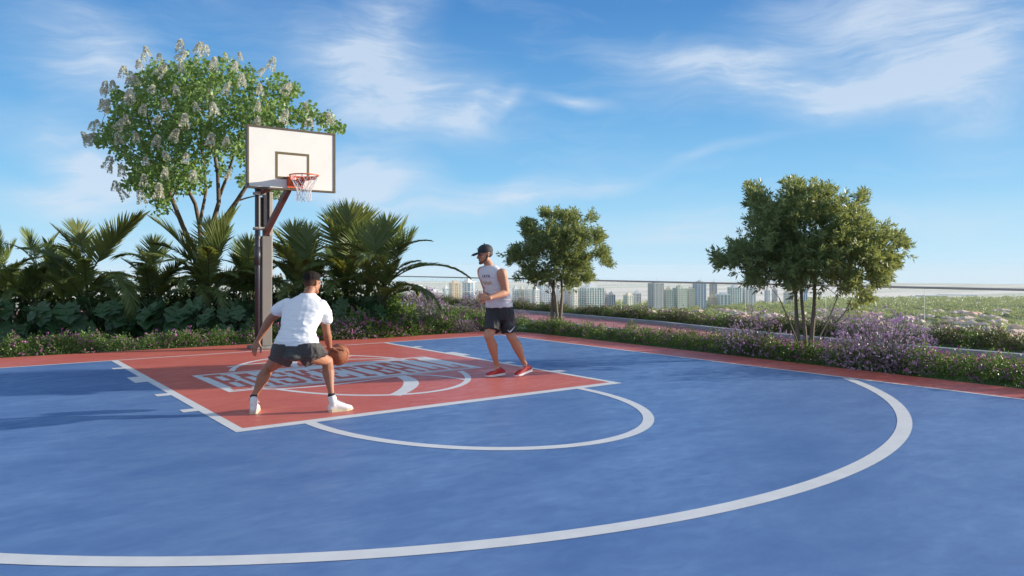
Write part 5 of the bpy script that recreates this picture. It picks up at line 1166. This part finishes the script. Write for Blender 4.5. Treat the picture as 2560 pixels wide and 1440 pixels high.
onto([[(x_*.028-.062, z_*.038-.01) for x_, z_ in s_] for s_ in W4], c0, exx, ezz, nrm, M_black, 'chest_print', .0040)
sc_ = [[(-.08+.016*i, -.075+.012*math.sin(i*1.7+k)-.018*k) for i in range(11)] for k in range(2)]
onto(sc_, c0, exx, ezz, nrm, M_gold, 'gold_print', .0055)
bm_.free()
# shorts
b = MB()
loft(b, [T2(1217, 1280, 763, .02, .13, .05), T2(1215, 1284, 775, .02, .135, .05), T2(1213, 1286, 790, .02, .135, .05), T2(1213, 1286, 800, .02, .12, .05)], 22, dome=False)
def sl2(hp_, cl, cr, dd, dep, d3=(0, 0)):
    a = K(*cl, dd); c = K(*cr, dd); m_ = (a+c)/2; s_ = (c-a)/2; d = (m_-hp_).normalized(); y = s_.cross(d).normalized()
    loft(b, [(hp_, s_.normalized()*.105, y*.12), (hp_.lerp(m_, .55), s_.normalized()*(.05+s_.length*.55), y*dep), (m_, s_, y*dep)], 18, dome=False)
sl2(K(1234, 785, .0), (1211, 826), (1249, 828), -.09, .13); sl2(K(1266, 785, .05), (1254, 834), (1293, 830), .02, .13)
sh_o = fuse(b, 'shorts', M_shortb, p2, .006, 3, folds(.006, 8, 2.0, (1.6, 1.2, .7)))
bm_ = bmesh.new(); bm_.from_mesh(sh_o.data); bv2 = BVHTree.FromBMesh(bm_); P = []
for i in range(9):
    s_ = i/8; gx = -.052+.105*s_; gz = .02-.05*math.sin(min(1, s_*2.6)*math.pi*.5)*(1-s_)-.012+.055*s_**1.3
    for wv_ in (0,):
        hit = bv2.ray_cast(K(1279, 825, 0)+Vector((gx, -.6, gz)), Vector((0, 1, 0)), 2.0)
        if hit[0] is not None: P.append(hit[0]+Vector((0, -.002, 0)))
if len(P) > 3: MB().tube(P, [.002, .0055, .009, .0085, .007, .0055, .004, .0025, .001][:len(P)], 6).build('tick_mark', M_solew, sh_o)
bm_.free()
hA = K(1262, 930, .06); hA.z = .022; tA = K(1214, 941, -.08); tA.z = .004
shoe(p2, hA, tA, M_shoer, M_solew, hgt=.085, ankle=None)
hB = K(1329, 926, .12); hB.z = .070; tB = K(1287, 942, -.06); tB.z = .004
shoe(p2, hB, tB, M_shoer, M_solew, hgt=.085, ankle=None)

# ================================================================ AIR
hz = MB().box(-4300, -4300, -82, 4300, 4300, 9.5).build('haze', None)
m = bpy.data.materials.new('haze_air'); m.use_nodes = True; t = NT(m.node_tree)
v = t.n('ShaderNodeVolumePrincipled', inp={'Color': (.82, .92, 1, 1), 'Density': .00007, 'Anisotropy': .0})
o = t.n('ShaderNodeOutputMaterial'); m.node_tree.links.new(v.outputs[0], o.inputs['Volume'])
hz.data.materials.append(m); tag(hz, 'pale air haze over the far city', 'haze', kind='stuff')
